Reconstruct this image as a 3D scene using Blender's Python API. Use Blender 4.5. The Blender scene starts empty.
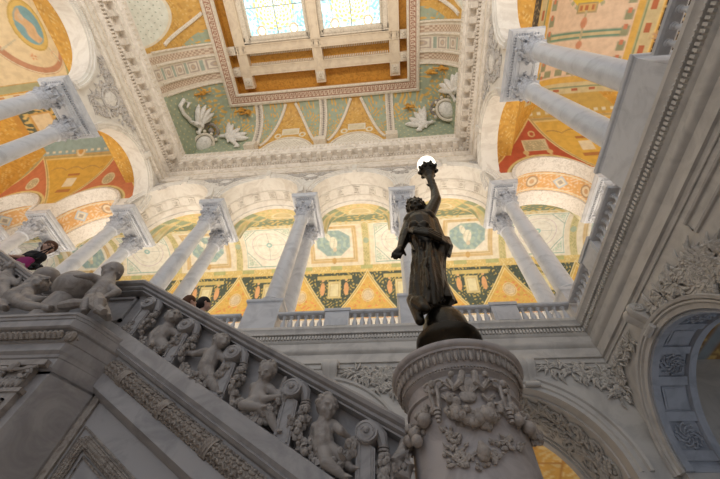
import bpy, bmesh, math, random
import numpy as np
from mathutils import Vector, Matrix
random.seed(7); rng = np.random.default_rng(7)
PI = math.pi
SC = bpy.context.scene; COL = SC.collection
# ------------------------------------------------ camera
RV = Vector((0.98604, 0.14456, 0)); 
yaw, pitch, roll, FPX = -1.45258945e-01, 9.71052998e-01, 6.66876246e-02, 345.117859
cy, sy, cp, sp, cr, sr = math.cos(yaw), math.sin(yaw), math.cos(pitch), math.sin(pitch), math.cos(roll), math.sin(roll)
FV = Vector((sy*cp, cy*cp, sp)); R0 = Vector((cy, -sy, 0)); U0 = R0.cross(FV)
RV = cr*R0 + sr*U0; UV = -sr*R0 + cr*U0
cam = bpy.data.cameras.new('camera'); camo = bpy.data.objects.new('camera', cam); COL.objects.link(camo)
cam.sensor_width = 36; cam.sensor_fit = 'HORIZONTAL'; cam.lens = FPX/720*36; cam.clip_end = 300; cam.clip_start = .05
camo.matrix_world = Matrix(((RV.x, UV.x, -FV.x, 0), (RV.y, UV.y, -FV.y, 0), (RV.z, UV.z, -FV.z, 0), (0, 0, 0, 1)))
SC.camera = camo
def at(x, y, Y):                      # point of the photograph on the plane at distance Y
    x, y, Y = float(x), float(y), float(Y); d = (x-360)*RV - (y-239.5)*UV + FPX*FV
    return d*(Y/d.y)
# ------------------------------------------------ materials
def newmat(name):
    m = bpy.data.materials.new(name); m.use_nodes = True
    nt = m.node_tree; b = nt.nodes['Principled BSDF']; return m, nt, b
def marble(name, c1, c2, scale=1.2, rough=.45, bump=.0, bscale=40, vein=.5, spec=.4):
    m, nt, b = newmat(name); N = nt.nodes.new; L = nt.links.new
    tc = N('ShaderNodeTexCoord'); ns = N('ShaderNodeTexNoise'); ns.inputs['Scale'].default_value = scale
    ns.inputs['Detail'].default_value = 7; ns.inputs['Roughness'].default_value = .62; ns.inputs['Distortion'].default_value = 1.4
    L(tc.outputs['Object'], ns.inputs['Vector'])
    r = N('ShaderNodeValToRGB'); e = r.color_ramp.elements
    e[0].position = .5-vein*.28; e[0].color = (*c2, 1); e[1].position = .5+vein*.1; e[1].color = (*c1, 1)
    L(ns.outputs['Fac'], r.inputs['Fac'])
    L(r.outputs['Color'], b.inputs['Base Color'])
    b.inputs['Roughness'].default_value = rough; b.inputs['Specular IOR Level'].default_value = spec
    if bump:
        n2 = N('ShaderNodeTexNoise'); n2.inputs['Scale'].default_value = bscale; n2.inputs['Detail'].default_value = 4
        L(tc.outputs['Object'], n2.inputs['Vector'])
        bp = N('ShaderNodeBump'); bp.inputs['Strength'].default_value = bump; bp.inputs['Distance'].default_value = .02
        L(n2.outputs['Fac'], bp.inputs['Height']); L(bp.outputs['Normal'], b.inputs['Normal'])
    return m
def plain(name, c, rough=.6, metal=0, bump=0, bscale=30):
    m = marble(name, c, tuple(v*.86 for v in c), 3, rough, bump, bscale, .6)
    m.node_tree.nodes['Principled BSDF'].inputs['Metallic'].default_value = metal
    return m
def emis(name, c, s):
    m, nt, b = newmat(name); b.inputs['Base Color'].default_value = (*c, 1)
    b.inputs['Emission Color'].default_value = (*c, 1); b.inputs['Emission Strength'].default_value = s; return m
def paintmat(name, emit=0, rough=.6):
    m, nt, b = newmat(name); N = nt.nodes.new; L = nt.links.new
    a = N('ShaderNodeAttribute'); a.attribute_name = 'paint'
    ns = N('ShaderNodeTexNoise'); ns.inputs['Scale'].default_value = 2.5; ns.inputs['Detail'].default_value = 8
    mx = N('ShaderNodeMixRGB'); mx.blend_type = 'MULTIPLY'; mx.inputs['Fac'].default_value = .35
    tc = N('ShaderNodeTexCoord'); L(tc.outputs['Object'], ns.inputs['Vector'])
    r = N('ShaderNodeValToRGB'); r.color_ramp.elements[0].position = .35; r.color_ramp.elements[0].color = (.62, .58, .52, 1); r.color_ramp.elements[1].position = .6
    L(ns.outputs['Fac'], r.inputs['Fac']); L(a.outputs['Color'], mx.inputs[1]); L(r.outputs['Color'], mx.inputs[2])
    L(mx.outputs[0], b.inputs['Base Color']); b.inputs['Roughness'].default_value = rough
    if emit:
        L(mx.outputs[0], b.inputs['Emission Color']); b.inputs['Emission Strength'].default_value = emit
    return m
M_UP = marble('white_marble_upper', (.74, .72, .70), (.56, .55, .55), .9, .5)
M_COL = marble('grey_white_marble_columns', (.57, .59, .63), (.46, .48, .52), 1.1, .3, spec=.5)
M_CAP = marble('carved_marble_capitals', (.50, .52, .57), (.33, .35, .39), 5, .6, .5, 25)
M_ARCH = marble('cream_plaster_arches', (.80, .76, .69), (.68, .63, .56), 1.1, .6)
M_CORN = marble('cream_marble_cornice', (.80, .73, .64), (.62, .55, .46), 1.6, .55, .15, 30)
M_LOW = marble('grey_marble_walls', (.62, .60, .57), (.50, .485, .465), 1.0, .42)
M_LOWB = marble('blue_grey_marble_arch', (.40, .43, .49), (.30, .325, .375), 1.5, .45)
M_REL = marble('carved_grey_marble', (.60, .575, .54), (.44, .42, .39), 6, .65, .6, 18)
M_STAIR = marble('veined_grey_stair_marble', (.42, .40, .395), (.31, .295, .295), 2.2, .36, spec=.45)
M_PUT = marble('weathered_sculpture_marble', (.42, .385, .36), (.29, .26, .24), 5, .5, .15, 40)
M_ROPE = marble('stained_carved_marble', (.43, .38, .335), (.25, .21, .18), 9, .6, .9, 45)
M_NEWEL = marble('pinkish_grey_marble', (.56, .515, .50), (.42, .38, .37), 3, .4)
M_NEWC = marble('carved_newel_marble', (.50, .45, .41), (.34, .30, .27), 7, .55, .4, 40)
M_BRZ = plain('dark_bronze', (.045, .037, .027), .28, .8, .3, 22)
M_TAN = marble('tan_plaster_beams', (.78, .66, .50), (.68, .56, .42), 1, .6)
M_CRM = marble('cream_plaster_mouldings', (.78, .70, .58), (.62, .54, .43), 4, .6, .35, 20)
M_GOLD = marble('golden_ochre_plaster', (.62, .31, .05), (.44, .20, .03), 3, .55)
M_WHT = marble('white_plaster_sculpture', (.80, .76, .70), (.62, .58, .52), 4, .7, .3, 18)
M_PNT = paintmat('painted_vault')
M_FLR = marble('polished_marble_floor', (.48, .42, .36), (.33, .28, .24), 1, .2)
# ------------------------------------------------ mesh builder
class MB:
    def __init__(s): s.v = []; s.f = []
    def add(s, vs, fs):
        k = len(s.v); s.v += [tuple(q) for q in vs]; s.f += [tuple(i+k for i in f) for f in fs]
    def box(s, x0, x1, y0, y1, z0, z1, M=None):
        vs = [Vector((x, y, z)) for x in (x0, x1) for y in (y0, y1) for z in (z0, z1)]
        if M is not None: vs = [M @ q for q in vs]
        s.add(vs, [(0, 1, 3, 2), (4, 6, 7, 5), (0, 4, 5, 1), (2, 3, 7, 6), (0, 2, 6, 4), (1, 5, 7, 3)])
    def rings(s, rings, closed=True, cap=False):
        n = len(rings[0]); vs = [q for r in rings for q in r]; fs = []
        for i in range(len(rings)-1):
            for j in range(n if closed else n-1):
                k = (j+1) % n; fs.append((i*n+j, i*n+k, (i+1)*n+k, (i+1)*n+j))
        if cap: fs += [tuple(range(n)), tuple((len(rings)-1)*n+j for j in range(n))]
        s.add(vs, fs)
    def lathe(s, prof, c=(0, 0, 0), n=20, M=None, ripple=None):
        rs = []
        for r, z in prof:
            ring = []
            for j in range(n):
                a = 2*PI*j/n; rr = r*(ripple(a, z) if ripple else 1)
                q = Vector((c[0]+rr*math.cos(a), c[1]+rr*math.sin(a), c[2]+z)); ring.append(M @ q if M is not None else q)
            rs.append(ring)
        s.rings(rs, cap=True)
    def ball(s, c, r, n=8, M=None, m=5):
        if isinstance(r, (int, float)): r = (r, r, r)
        rs = []
        for i in range(m+1):
            t = -PI/2+PI*i/m; ct, st = max(math.cos(t), .02), math.sin(t)
            ring = [Vector((r[0]*ct*math.cos(2*PI*j/n), r[1]*ct*math.sin(2*PI*j/n), r[2]*st)) for j in range(n)]
            if M is not None: ring = [M @ q for q in ring]
            rs.append([q+Vector(c) for q in ring])
        s.rings(rs, cap=True)
    def tube(s, pts, rad, n=6, flat=1.0, up=None):
        pts = [Vector(p) for p in pts]; rs = []
        for i, p in enumerate(pts):
            t = (pts[min(i+1, len(pts)-1)]-pts[max(i-1, 0)])
            t = t.normalized() if t.length > 1e-9 else Vector((0, 0, 1))
            w = Vector(up) if up is not None else Vector((0.13, 0.21, 1))
            a = t.cross(w); a = a.normalized() if a.length > 1e-4 else t.cross(Vector((1, 0, 0))).normalized()
            b = a.cross(t).normalized()
            r = rad[i] if hasattr(rad, '__len__') else rad
            rs.append([p+r*math.cos(2*PI*j/n)*a+r*flat*math.sin(2*PI*j/n)*b for j in range(n)])
        s.rings(rs, cap=True)
    def build(s, name, mat, parent=None, smooth=True, ang=35, loc=None):
        me = bpy.data.meshes.new(name); me.from_pydata(s.v, [], s.f); me.update()
        bm = bmesh.new(); bm.from_mesh(me); bmesh.ops.recalc_face_normals(bm, faces=bm.faces); bm.to_mesh(me); bm.free()
        if smooth: sm(me, ang)
        me.materials.append(mat); o = bpy.data.objects.new(name, me); COL.objects.link(o)
        if parent: o.parent = parent
        if loc is not None: o.location = loc
        return o
def sm(me, ang=35):
    bm = bmesh.new(); bm.from_mesh(me)
    for f in bm.faces: f.smooth = True
    for e in bm.edges:
        e.smooth = not (len(e.link_faces) == 2 and e.calc_face_angle(0) > math.radians(ang))
    bm.to_mesh(me); bm.free()
def tag(o, label=None, cat=None, group=None, kind=None):
    if label: o['label'] = label
    if cat: o['category'] = cat
    if group: o['group'] = group
    if kind: o['kind'] = kind
    return o
def struct(o, label, cat): return tag(o, label, cat, kind='structure')
def thing(name, loc, label, cat, group=None):
    o = bpy.data.objects.new(name, None); COL.objects.link(o); o.location = loc; o.empty_display_size = .1
    return tag(o, label, cat, group)
def dup(root, loc, rotz=0, label=None, group=None):
    r = root.copy(); COL.objects.link(r); r.location = loc; r.rotation_euler = (0, 0, rotz)
    if label: r['label'] = label
    if group: r['group'] = group
    for ch in list(root.children):
        c = ch.copy(); COL.objects.link(c); c.parent = r
        for g in list(ch.children):
            d = g.copy(); COL.objects.link(d); d.parent = c
    return r
# ------------------------------------------------ painting a curved sheet
def mixc(c, col, m):
    m = np.clip(m, 0, 1)[..., None]; return c*(1-m)+np.array(col)*m
def band(d, w, s=.03): return np.clip((w-np.abs(d))/s+.5, 0, 1)
def inside(d, s=.04): return np.clip(d/s+.5, 0, 1)
def orn(x, y, s=1., th=.25):
    x = x*s; y = y*s
    v = np.sin(5*x+2.1*np.sin(3.1*y))*np.sin(5.3*y+1.9*np.sin(2.7*x))+.5*np.sin(9*x-4*y)*np.sin(8*y+3*x)
    return np.clip((v-th)/.2, 0, 1)
def sheet(name, P, colr, mat, parent=None, keep=None):
    n, m = P.shape[:2]; vs = P.reshape(-1, 3)
    i = np.arange(n-1)[:, None]*m+np.arange(m-1)[None, :]
    f = np.stack([i, i+1, i+m+1, i+m], -1).reshape(-1, 4)
    if keep is not None: f = f[keep.reshape(-1)]
    me = bpy.data.meshes.new(name); me.vertices.add(len(vs)); me.vertices.foreach_set('co', vs.astype(np.float32).ravel())
    me.loops.add(f.size); me.loops.foreach_set('vertex_index', f.ravel().astype(np.int32))
    me.polygons.add(len(f)); me.polygons.foreach_set('loop_start', np.arange(0, f.size, 4, dtype=np.int32))
    me.polygons.foreach_set('loop_total', np.full(len(f), 4, dtype=np.int32))
    me.update(calc_edges=True); me.validate()
    me.polygons.foreach_set('use_smooth', np.ones(len(me.polygons), dtype=bool))
    if colr is not None:
        ca = me.color_attributes.new('paint', 'FLOAT_COLOR', 'POINT')
        cc = np.concatenate([colr.reshape(-1, 3), np.ones((len(vs), 1))], 1)
        ca.data.foreach_set('color', cc.astype(np.float32).ravel())
    me.materials.append(mat); o = bpy.data.objects.new(name, me); COL.objects.link(o)
    if parent: o.parent = parent
    return o
# ------------------------------------------------ court layout
XL, XR, YB, YS = -17.5, 6.65, 10.0, -17.0
PIT = 6.47
BX = [7.52-PIT*k for k in range(-2, 7)]            # pier centres along the far arcade, right to left
ZB = 20.73                                         # top of the impost blocks
def court(mb, prof, xl=XL, xr=XR, yb=YB, ys=YS):
    rs = [[(xr-e, ys, z), (xr-e, yb-e, z), (xl+e, yb-e, z), (xl+e, ys, z)] for e, z in prof]
    mb.rings(rs, closed=False)
def along(mb, pitch, w, e0, e1, z0, z1, ymin=-6):
    n = int((XR-XL-2*e0)/pitch)
    for i in range(n+1):
        x = XL+e0+(XR-XL-2*e0)*i/n; mb.box(x-w/2, x+w/2, YB-e1, YB-e0, z0, z1)
    y = YB-e1-pitch*.7
    while y > ymin:
        mb.box(XR-e1, XR-e0, y-w/2, y+w/2, z0, z1); mb.box(XL+e0, XL+e1, y-w/2, y+w/2, z0, z1); y -= pitch
def arch_wall(mb, P, n0, n1, z0, zt, u0, u1, opens, seg=28):
    opens = sorted(opens); prev = u0; pol = []
    def quad(a, b):                                # a,b = (u,z) lower edge; fills up to zt on both faces
        for n in (n0, n1): mb.add([P(a[0], n, a[1]), P(b[0], n, b[1]), P(b[0], n, zt), P(a[0], n, zt)], [(0, 1, 2, 3)])
        mb.add([P(a[0], n0, a[1]), P(b[0], n0, b[1]), P(b[0], n1, b[1]), P(a[0], n1, a[1])], [(0, 1, 2, 3)])
    for c, r, zs in opens:
        quad((prev, z0), (c-r, z0))
        for sgn in (-1, 1):
            mb.add([P(c+sgn*r, n0, z0), P(c+sgn*r, n0, zs), P(c+sgn*r, n1, zs), P(c+sgn*r, n1, z0)], [(0, 1, 2, 3)])
        for i in range(seg):
            a, b = PI-PI*i/seg, PI-PI*(i+1)/seg
            quad((c+r*math.cos(a), zs+r*math.sin(a)), (c+r*math.cos(b), zs+r*math.sin(b)))
        prev = c+r
    quad((prev, z0), (u1, z0))
def arc_mould(mb, P, c, zs, prof, a0=0, a1=PI, seg=32):
    rs = []
    for i in range(seg+1):
        a = a0+(a1-a0)*i/seg; rs.append([P(c+r*math.cos(a), n, zs+r*math.sin(a)) for r, n in prof])
    mb.rings(rs, closed=True, cap=True)
PB = lambda u, n, z: (u, n, z)
PRt = lambda u, n, z: (XR+n, u, z)
PLf = lambda u, n, z: (XL-n, u, z)
# ================================================ walls, arcades, cornices
RA, ZA = 2.74, 20.74; RX_ = 2.46                               # arch radius and springing
bays_back = [BX[k]-PIT/2 for k in range(0, 8)]
bays_back = [b for b in bays_back if -36 < b < 24]
side_bays = [7.62, -.63, -8.88]
mb = MB(); arch_wall(mb, PB, YB, 12.55, ZB, 27.2, -34.2, 24, [(b, RA if XL < b < XR else RX_, ZA) for b in bays_back])
struct(mb.build('wall_back', M_ARCH), 'cream arcade wall with round arches at the far side of the hall', 'wall')
for nm, P, side in (('wall_right', PRt, 'right'), ('wall_left', PLf, 'left')):
    mb = MB(); arch_wall(mb, P, 0, 1.05, ZB, 27.2, YS, YB+.02, [(b, RA, ZA) for b in side_bays])
    struct(mb.build(nm, M_ARCH), 'upper arcade wall on the %s side of the hall, pierced by wide round arches' % side, 'wall')
# archivolts
def archivolt(P, b, name='trim_archivolt', deep=0):
    mb = MB()
    arc_mould(mb, P, b, ZA, [(RA-.015, .3), (RA-.015, -.06-deep), (RA+.1, -.09-deep), (RA+.12, -.14-deep), (RA+.3, -.14-deep), (RA+.33, -.2-deep), (RA+.42, -.2-deep), (RA+.44, .02), (RA+.44, .3)])
    return mb
TR = [0]
def trim(mb, mat, label, cat='moulding'):
    TR[0] += 1; return struct(mb.build('trim_%d' % TR[0], mat), label, cat)
def soffit_coffers(mb, P, b, n0, n1, cnt=7, rosette=True):
    nc = (n0+n1)/2; w = .27
    for i in range(cnt):
        a = PI*(i+.5)/cnt; R = RA-.01
        def Q(da, dn, d): aa = a+da/R; return P(b+(R-d)*math.cos(aa), nc+dn, ZA+(R-d)*math.sin(aa))
        for (x0, x1, y0, y1) in ((-w, w, -w, -w+.07), (-w, w, w-.07, w), (-w, -w+.07, -w+.07, w-.07), (w-.07, w, -w+.07, w-.07)):
            mb.add([Q(x, y, d) for x in (x0, x1) for y in (y0, y1) for d in (-.02, .05)], [(0, 1, 3, 2), (4, 6, 7, 5), (0, 4, 5, 1), (2, 3, 7, 6), (0, 2, 6, 4), (1, 5, 7, 3)])
        for k in range(6):
            an = k*PI/3; c = Q(.09*math.cos(an), .09*math.sin(an), .03); mb.ball(c, .05, 6, m=3)
        mb.ball(Q(0, 0, .04), .05, 6, m=3)
    for dn in (-.42, -.36, .36, .42):
        arc_mould(mb, P, b, ZA, [(RA-.03, nc+dn-.02), (RA-.03, nc+dn+.02), (RA+.02, nc+dn+.02), (RA+.02, nc+dn-.02)])
inner = [b for b in bays_back if XL < b < XR]
outer = [b for b in bays_back if not XL < b < XR]
for b in inner:
    mb = archivolt(PB, b) if False else MB()
    arc_mould(mb, lambda u, n, z: (u, YB+n, z), b, ZA, [(RA-.015, .3), (RA-.015, -.06), (RA+.1, -.09), (RA+.12, -.14), (RA+.26, -.14), (RA+.28, -.2), (RA+.40, -.2), (RA+.42, .02), (RA+.40, .3)])
    soffit_coffers(mb, PB, b, YB+.35, 12.4)
    arc_mould(mb, PB, b, ZA, [(RA+.02, 12.2), (RA-.08, 12.25), (RA-.08, 12.5), (RA+.02, 12.56)])
    trim(mb, M_ARCH, 'moulded ring and coffered underside of a round arch in the far arcade', 'arch')
for P, s in ((PRt, 'right'), (PLf, 'left')):
    for b in side_bays:
        mb = MB()
        arc_mould(mb, P, b, ZA, [(RA-.015, .3), (RA-.015, -.06), (RA+.1, -.09), (RA+.12, -.14), (RA+.26, -.14), (RA+.28, -.2), (RA+.40, -.2), (RA+.42, .02), (RA+.40, .3)])
        trim(mb, M_ARCH, 'smooth cream ring of a wide arch on the %s side arcade' % s, 'arch')
# corridor cross arches with painted undersides
def painted_soffit(b, pale):
    na, nb = 40, 130; N_ = np.linspace(10.75, 12.15, na)[:, None]*np.ones((1, nb)); A = np.linspace(0, PI, nb)[None, :]*np.ones((na, 1))
    P = np.stack([b+(RX_-.03)*np.cos(A), N_, ZA+(RX_-.03)*np.sin(A)], -1)
    c = np.ones(P.shape)*np.array((.74, .42, .16)); s = (A-PI/2)*RX_; v = N_-11.45
    c = mixc(c, (.80, .60, .40), orn(s, v, 2.4)); c = mixc(c, (.80, .70, .50), band(np.abs(v)-.58, .05))
    sm_ = (s+50) % 1.9-.95; d = np.hypot(sm_, v); dm = np.abs(sm_)+np.abs(v)
    k = np.floor((s+50)/1.9) % 2
    c = mixc(c, (.45, .30, .18), inside(.45-d)*(k == 0)); c = mixc(c, (.78, .66, .48), inside(.34-d)*(k == 0)); c = mixc(c, (.62, .38, .20), inside(.18-d)*(k == 0))
    c = mixc(c, (.50, .58, .66), inside(.5-dm)*(k == 1)); c = mixc(c, (.76, .68, .52), inside(.36-dm)*(k == 1)); c = mixc(c, (.42, .36, .30), inside(.2-dm)*(k == 1))
    return P, c
for b in outer:
    mb = MB()
    rs = []
    for i in range(33):
        a = PI*i/32; nf = 9.95-.28*math.sin(a)
        rs.append([(b+r*math.cos(a), n, ZA+r*math.sin(a)) for r, n in ((RX_-.10, nf), (RX_+.10, nf), (RX_+.13, nf+.05), (RX_+.13, 10.3), (RX_+.03, 10.75), (RX_-.10, 10.7))])
    mb.rings(rs, cap=True)
    arc_mould(mb, PB, b, ZA, [(RX_+.03, 12.1), (RX_-.12, 12.2), (RX_-.12, 13.3), (RX_+.03, 13.35)])
    t = trim(mb, M_WHT, 'white double ring of an arch crossing the side gallery', 'arch')
    P, c = painted_soffit(b, 0); o = sheet('painted_soffit', P, c, M_PNT, t)
# impost-level moulding (upper cornice) and gallery edge (lower cornice)
mb = MB(); court(mb, [(-.1, 24.02), (.16, 24.02), (.16, 24.1), (.24, 24.16), (.24, 24.3), (.12, 24.36), (.12, 25.22), (.2, 25.26), (.3, 25.36), (.3, 25.62), (.48, 25.7), (.48, 26.0), (.92, 26.04), (.92, 26.4), (1.0, 26.45), (1.1, 26.7), (1.12, 26.95), (1.12, 27.1), (.85, 27.42), (.3, 28.2), (.1, 28.3), (-.3, 28.3)])
along(mb, .215, .12, .28, .44, 25.44, 25.62, -8)
trim(mb, M_CORN, 'cream upper cornice running round the hall under the ceiling', 'cornice')
mb = MB(); along(mb, .80, .34, .46, .88, 25.62, 26.03, -8)
trim(mb, M_CORN, 'row of square brackets under the upper cornice', 'moulding')
mb = MB(); court(mb, [(.10, 24.5), (.17, 24.5), (.17, 24.54), (.10, 24.54)]); court(mb, [(.10, 25.02), (.17, 25.02), (.17, 25.06), (.10, 25.06)])
along(mb, .30, .10, 1.04, 1.13, 26.62, 26.98, -8)
trim(mb, M_CRM, 'fine beading on the upper cornice', 'moulding')
ZG = 8.78
lowp = [(-.05, 7.28), (.05, 7.30), (.05, 7.42), (.02, 7.44), (.02, 7.66), (.09, 7.72), (.12, 7.80), (.12, 7.86), (.0, 7.90), (.0, 8.16), (.05, 8.2), (.07, 8.26), (.07, 8.44), (.18, 8.47), (.2, 8.58), (.27, 8.66), (.28, ZG-.02), (.26, ZG), (-.4, ZG)]
mb = MB(); court(mb, lowp); along(mb, .115, .066, .05, .145, 8.28, 8.42, -1.5)
trim(mb, M_LOW, 'grey marble cornice with small dentils below the gallery balustrade', 'cornice')
mb = MB()
for x in np.arange(XL+.2, XR-.2, .115): mb.ball((x+.05, YB-.17, 8.5), (.04, .035, .05), 6, m=3)
for y in np.arange(0, YB-.3, .115): mb.ball((XR-.17, y, 8.5), (.035, .04, .05), 6, m=3)
trim(mb, M_LOW, 'row of carved eggs above the dentils of the gallery cornice', 'moulding')
# gallery floor slabs
mb = MB(); mb.box(-34.2, 24, YB+.0, 23.0, 8.2, ZG-.005); mb.box(XR+.0, 24, YS, YB, 8.2, ZG-.005); mb.box(-34.2, XL-.0, YS, YB, 8.2, ZG-.005)
struct(mb.build('floor_gallery', M_FLR), 'upper gallery floor around the hall', 'floor')
mb = MB(); mb.box(-34, 24, YS, 16, -1.9, -1.6); struct(mb.build('floor', M_FLR), 'marble floor of the hall', 'floor')
# lower walls
LBX = [3.35, -2.4, -8.15, -13.9]
mb = MB(); arch_wall(mb, PB, YB+.02, 12.5, -1.6, 8.2, XL-2, XR+6, [(c, 2.35, 4.0) for c in LBX])
struct(mb.build('wall_back_lower', M_LOW), 'grey marble lower wall with wide arches under the far gallery', 'wall')
mb = MB(); arch_wall(mb, PRt, .02, 1.05, -1.6, 8.2, YS, YB+.02, [(7.5-8.25*k, 2.24, 3.9) for k in range(3)])
struct(mb.build('wall_right_lower', M_LOW), 'grey marble lower wall with a wide arch under the right gallery', 'wall')
mb = MB(); mb.box(XL-1.5, XL, YS, YB, -1.6, 8.2); struct(mb.build('wall_left_lower', M_LOW), 'grey marble lower wall under the left gallery', 'wall')
def ringprof(r, n=0.0, w=.42): # moulded archivolt of the lower arches
    return [(r-.01, n+.4), (r-.01, n-.05), (r+.10, n-.06), (r+.13, n-.11), (r+.17, n-.11), (r+.19, n-.06), (r+w-.12, n-.06), (r+w-.09, n-.13), (r+w-.02, n-.15), (r+w, n-.1), (r+w, n+.1)]
for c in LBX[:3]:
    mb = MB(); arc_mould(mb, lambda u, n, z: (u, YB+.02+n, z), c, 4.0, ringprof(2.35)); 
    arc_mould(mb, PB, c, 4.0, [(2.37, 12.2), (2.25, 12.25), (2.25, 12.5), (2.37, 12.56)])
    for s in (-1, 1): mb.box(c+s*2.54-.2, c+s*2.54+.2, YB-.05, YB+.2, -1.6, 4.0)
    trim(mb, M_LOW, 'moulded grey marble ring of a lower arch in the far wall', 'arch')
mb = MB(); arc_mould(mb, PRt, 7.5, 3.9, ringprof(2.24, 0, .3)); trim(mb, M_LOW, 'moulded stone ring of the big lower arch in the right wall', 'arch')
# blue grey coffered underside of the right arch
mb = MB(); R_ = 2.24; A0, A1 = 0, PI
arc_mould(mb, PRt, 7.5, 3.9, [(R_, .01), (R_-.10, .0), (R_-.10, .17), (R_-.05, .20), (R_, .2)])
arc_mould(mb, PRt, 7.5, 3.9, [(R_, .86), (R_-.05, .87), (R_-.10, .9), (R_-.10, 1.07), (R_, 1.07)])
nC = 11
def QR(a, n, d): return PRt(7.5+(R_-d)*math.cos(a), n, 3.9+(R_-d)*math.sin(a))
def wedge(mb, a0, a1, n0, n1, d0, d1):
    mb.add([QR(a, n, d) for a in (a0, a1) for n in (n0, n1) for d in (d0, d1)], [(0, 1, 3, 2), (4, 6, 7, 5), (0, 4, 5, 1), (2, 3, 7, 6), (0, 2, 6, 4), (1, 5, 7, 3)])
arc_mould(mb, PRt, 7.5, 3.9, [(R_, .19), (R_-.012, .19), (R_-.012, .88), (R_, .88)])
AC = lambda i: math.radians(8.75+22.5*i)
for i in range(-0, 8): a = AC(i); wedge(mb, a-.05, a+.05, .18, .88, 0, .07)
for i in range(1, 7, 2):
    a = AC(i+.5); wedge(mb, a-.125, a+.125, .26, .80, 0, .03); wedge(mb, a-.105, a+.105, .31, .75, 0, .05)
ars = trim(mb, M_LOWB, 'blue grey panelled underside of the big right-hand arch', 'arch')
for i in range(0, 7, 2):
    mb = MB(); a = AC(i+.5)
    def W(u, v, d): return QR(a+u*1.35/R_, .53+v*1.35, d)
    for ring, k, rr in ((.2, 10, .04), (.12, 7, .036), (0, 1, .05)):
        for j in range(k):
            t = 2*PI*j/k; mb.ball(W(ring*math.cos(t), ring*math.sin(t), .04), rr, 6, m=3)
    for j in range(8):
        t0 = 2*PI*j/8; mb.tube([W((.05+.18*q)*math.cos(t0+q*1.6), (.05+.18*q)*math.sin(t0+q*1.6), .05) for q in np.linspace(0, 1, 6)], .018, 4)
    o = mb.build('rosette', M_LOWB, ars)
# ------------------------------------------------ ceiling cove
ZC0, ZC1, EC = 28.0, 34.0, 3.0
def covez(e): return ZC0+(ZC1-ZC0)*np.sqrt(np.clip(1-(1-e/EC)**2, 0, 1))
yf0 = YB-.15-EC; xfl, xfr = XL+.15+EC, XR-.15-EC
GRN, GLD, GLD2, CRM, WHT = (.37, .42, .30), (.66, .38, .09), (.54, .28, .06), (.80, .66, .46), (.82, .78, .68)
TCL = (.78, .66, .50)
def cove_paint(u, e, zz, ribs, wide=None, base=GLD):
    """u along the wall, zz height 28..34"""
    h = (zz-ZC0)/(ZC1-ZC0); c = np.ones(u.shape+(3,))*np.array(GLD)
    k = np.argmin(np.abs(u[..., None]-np.array(ribs)), -1); near = np.abs(u-np.array(ribs)[k])
    c = mixc(c, GLD2, orn(u, zz, 1.5, .35)*.8); c = mixc(c, (.72, .47, .16), orn(u+3, zz*1.2, 2.2, .6))
    # green field beside the ribs, cut off by the diagonal
    dg = near-(.35+(h-.42)*4.6); g = inside(-(near-(.3+(h-.40)*3.9)))
    c = mixc(c, GRN, g); c = mixc(c, (.72, .42, .10), g*orn(u*1.3, zz, 1.8, .35)); 
    return c, near, h
ribs_b = [-11.62, -5.43, .76]
nt = 150; T = np.linspace(0, PI/2, nt)[:, None]
def cove_back():
    nu = 620; s = np.linspace(0, 1, nu)[None, :]; e = EC*(1-np.cos(T)); e = e*np.ones((1, nu))
    x0, x1 = XL+.15+e, XR-.15-e; X = x0+(x1-x0)*s; Y = YB-.15-e; Z = ZC0+(ZC1-ZC0)*np.sin(T)*np.ones((1, nu))
    c, near, h = cove_paint(X, e, Z, ribs_b)
    cor = inside(np.abs(X+5.43)-6.19, .05)
    c = mixc(c, GRN, cor); c = mixc(c, (.66, .60, .34), cor*((np.sin(X*9)*np.sin(Z*9)) > .8)); 
    lu = np.abs(X+5.43)-6.9
    c = mixc(c, (.74, .46, .12), cor*orn(X, Z, 1.7, .2)*inside(Z-32.2, .4)); 
    # pale pierced lunette at the foot of each bay
    for bc in (-8.525, -2.335): 
        d = ((X-bc)/2.55)**2+((Z-28.2)/2.9)**2; c = mixc(c, (.80, .74, .63), inside(1-d, .03)); c = mixc(c, (.62, .55, .45), inside(1-d, .03)*(np.sin(X*22)*np.sin(Z*18) > .35)*inside(.82-d, .02))
        q = np.maximum(np.abs(X-bc)-.75, np.abs(Z-31.95)-.32); c = mixc(c, (.72, .62, .42), inside(-q)); c = mixc(c, (.78, .70, .55), band(q, .06, .02))
        q2 = np.hypot((np.abs(X-bc)-1.15), Z-31.5); c = mixc(c, (.78, .70, .52), band(q2-.25, .08, .03))
    return np.stack([X, Y, Z], -1), c
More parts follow.
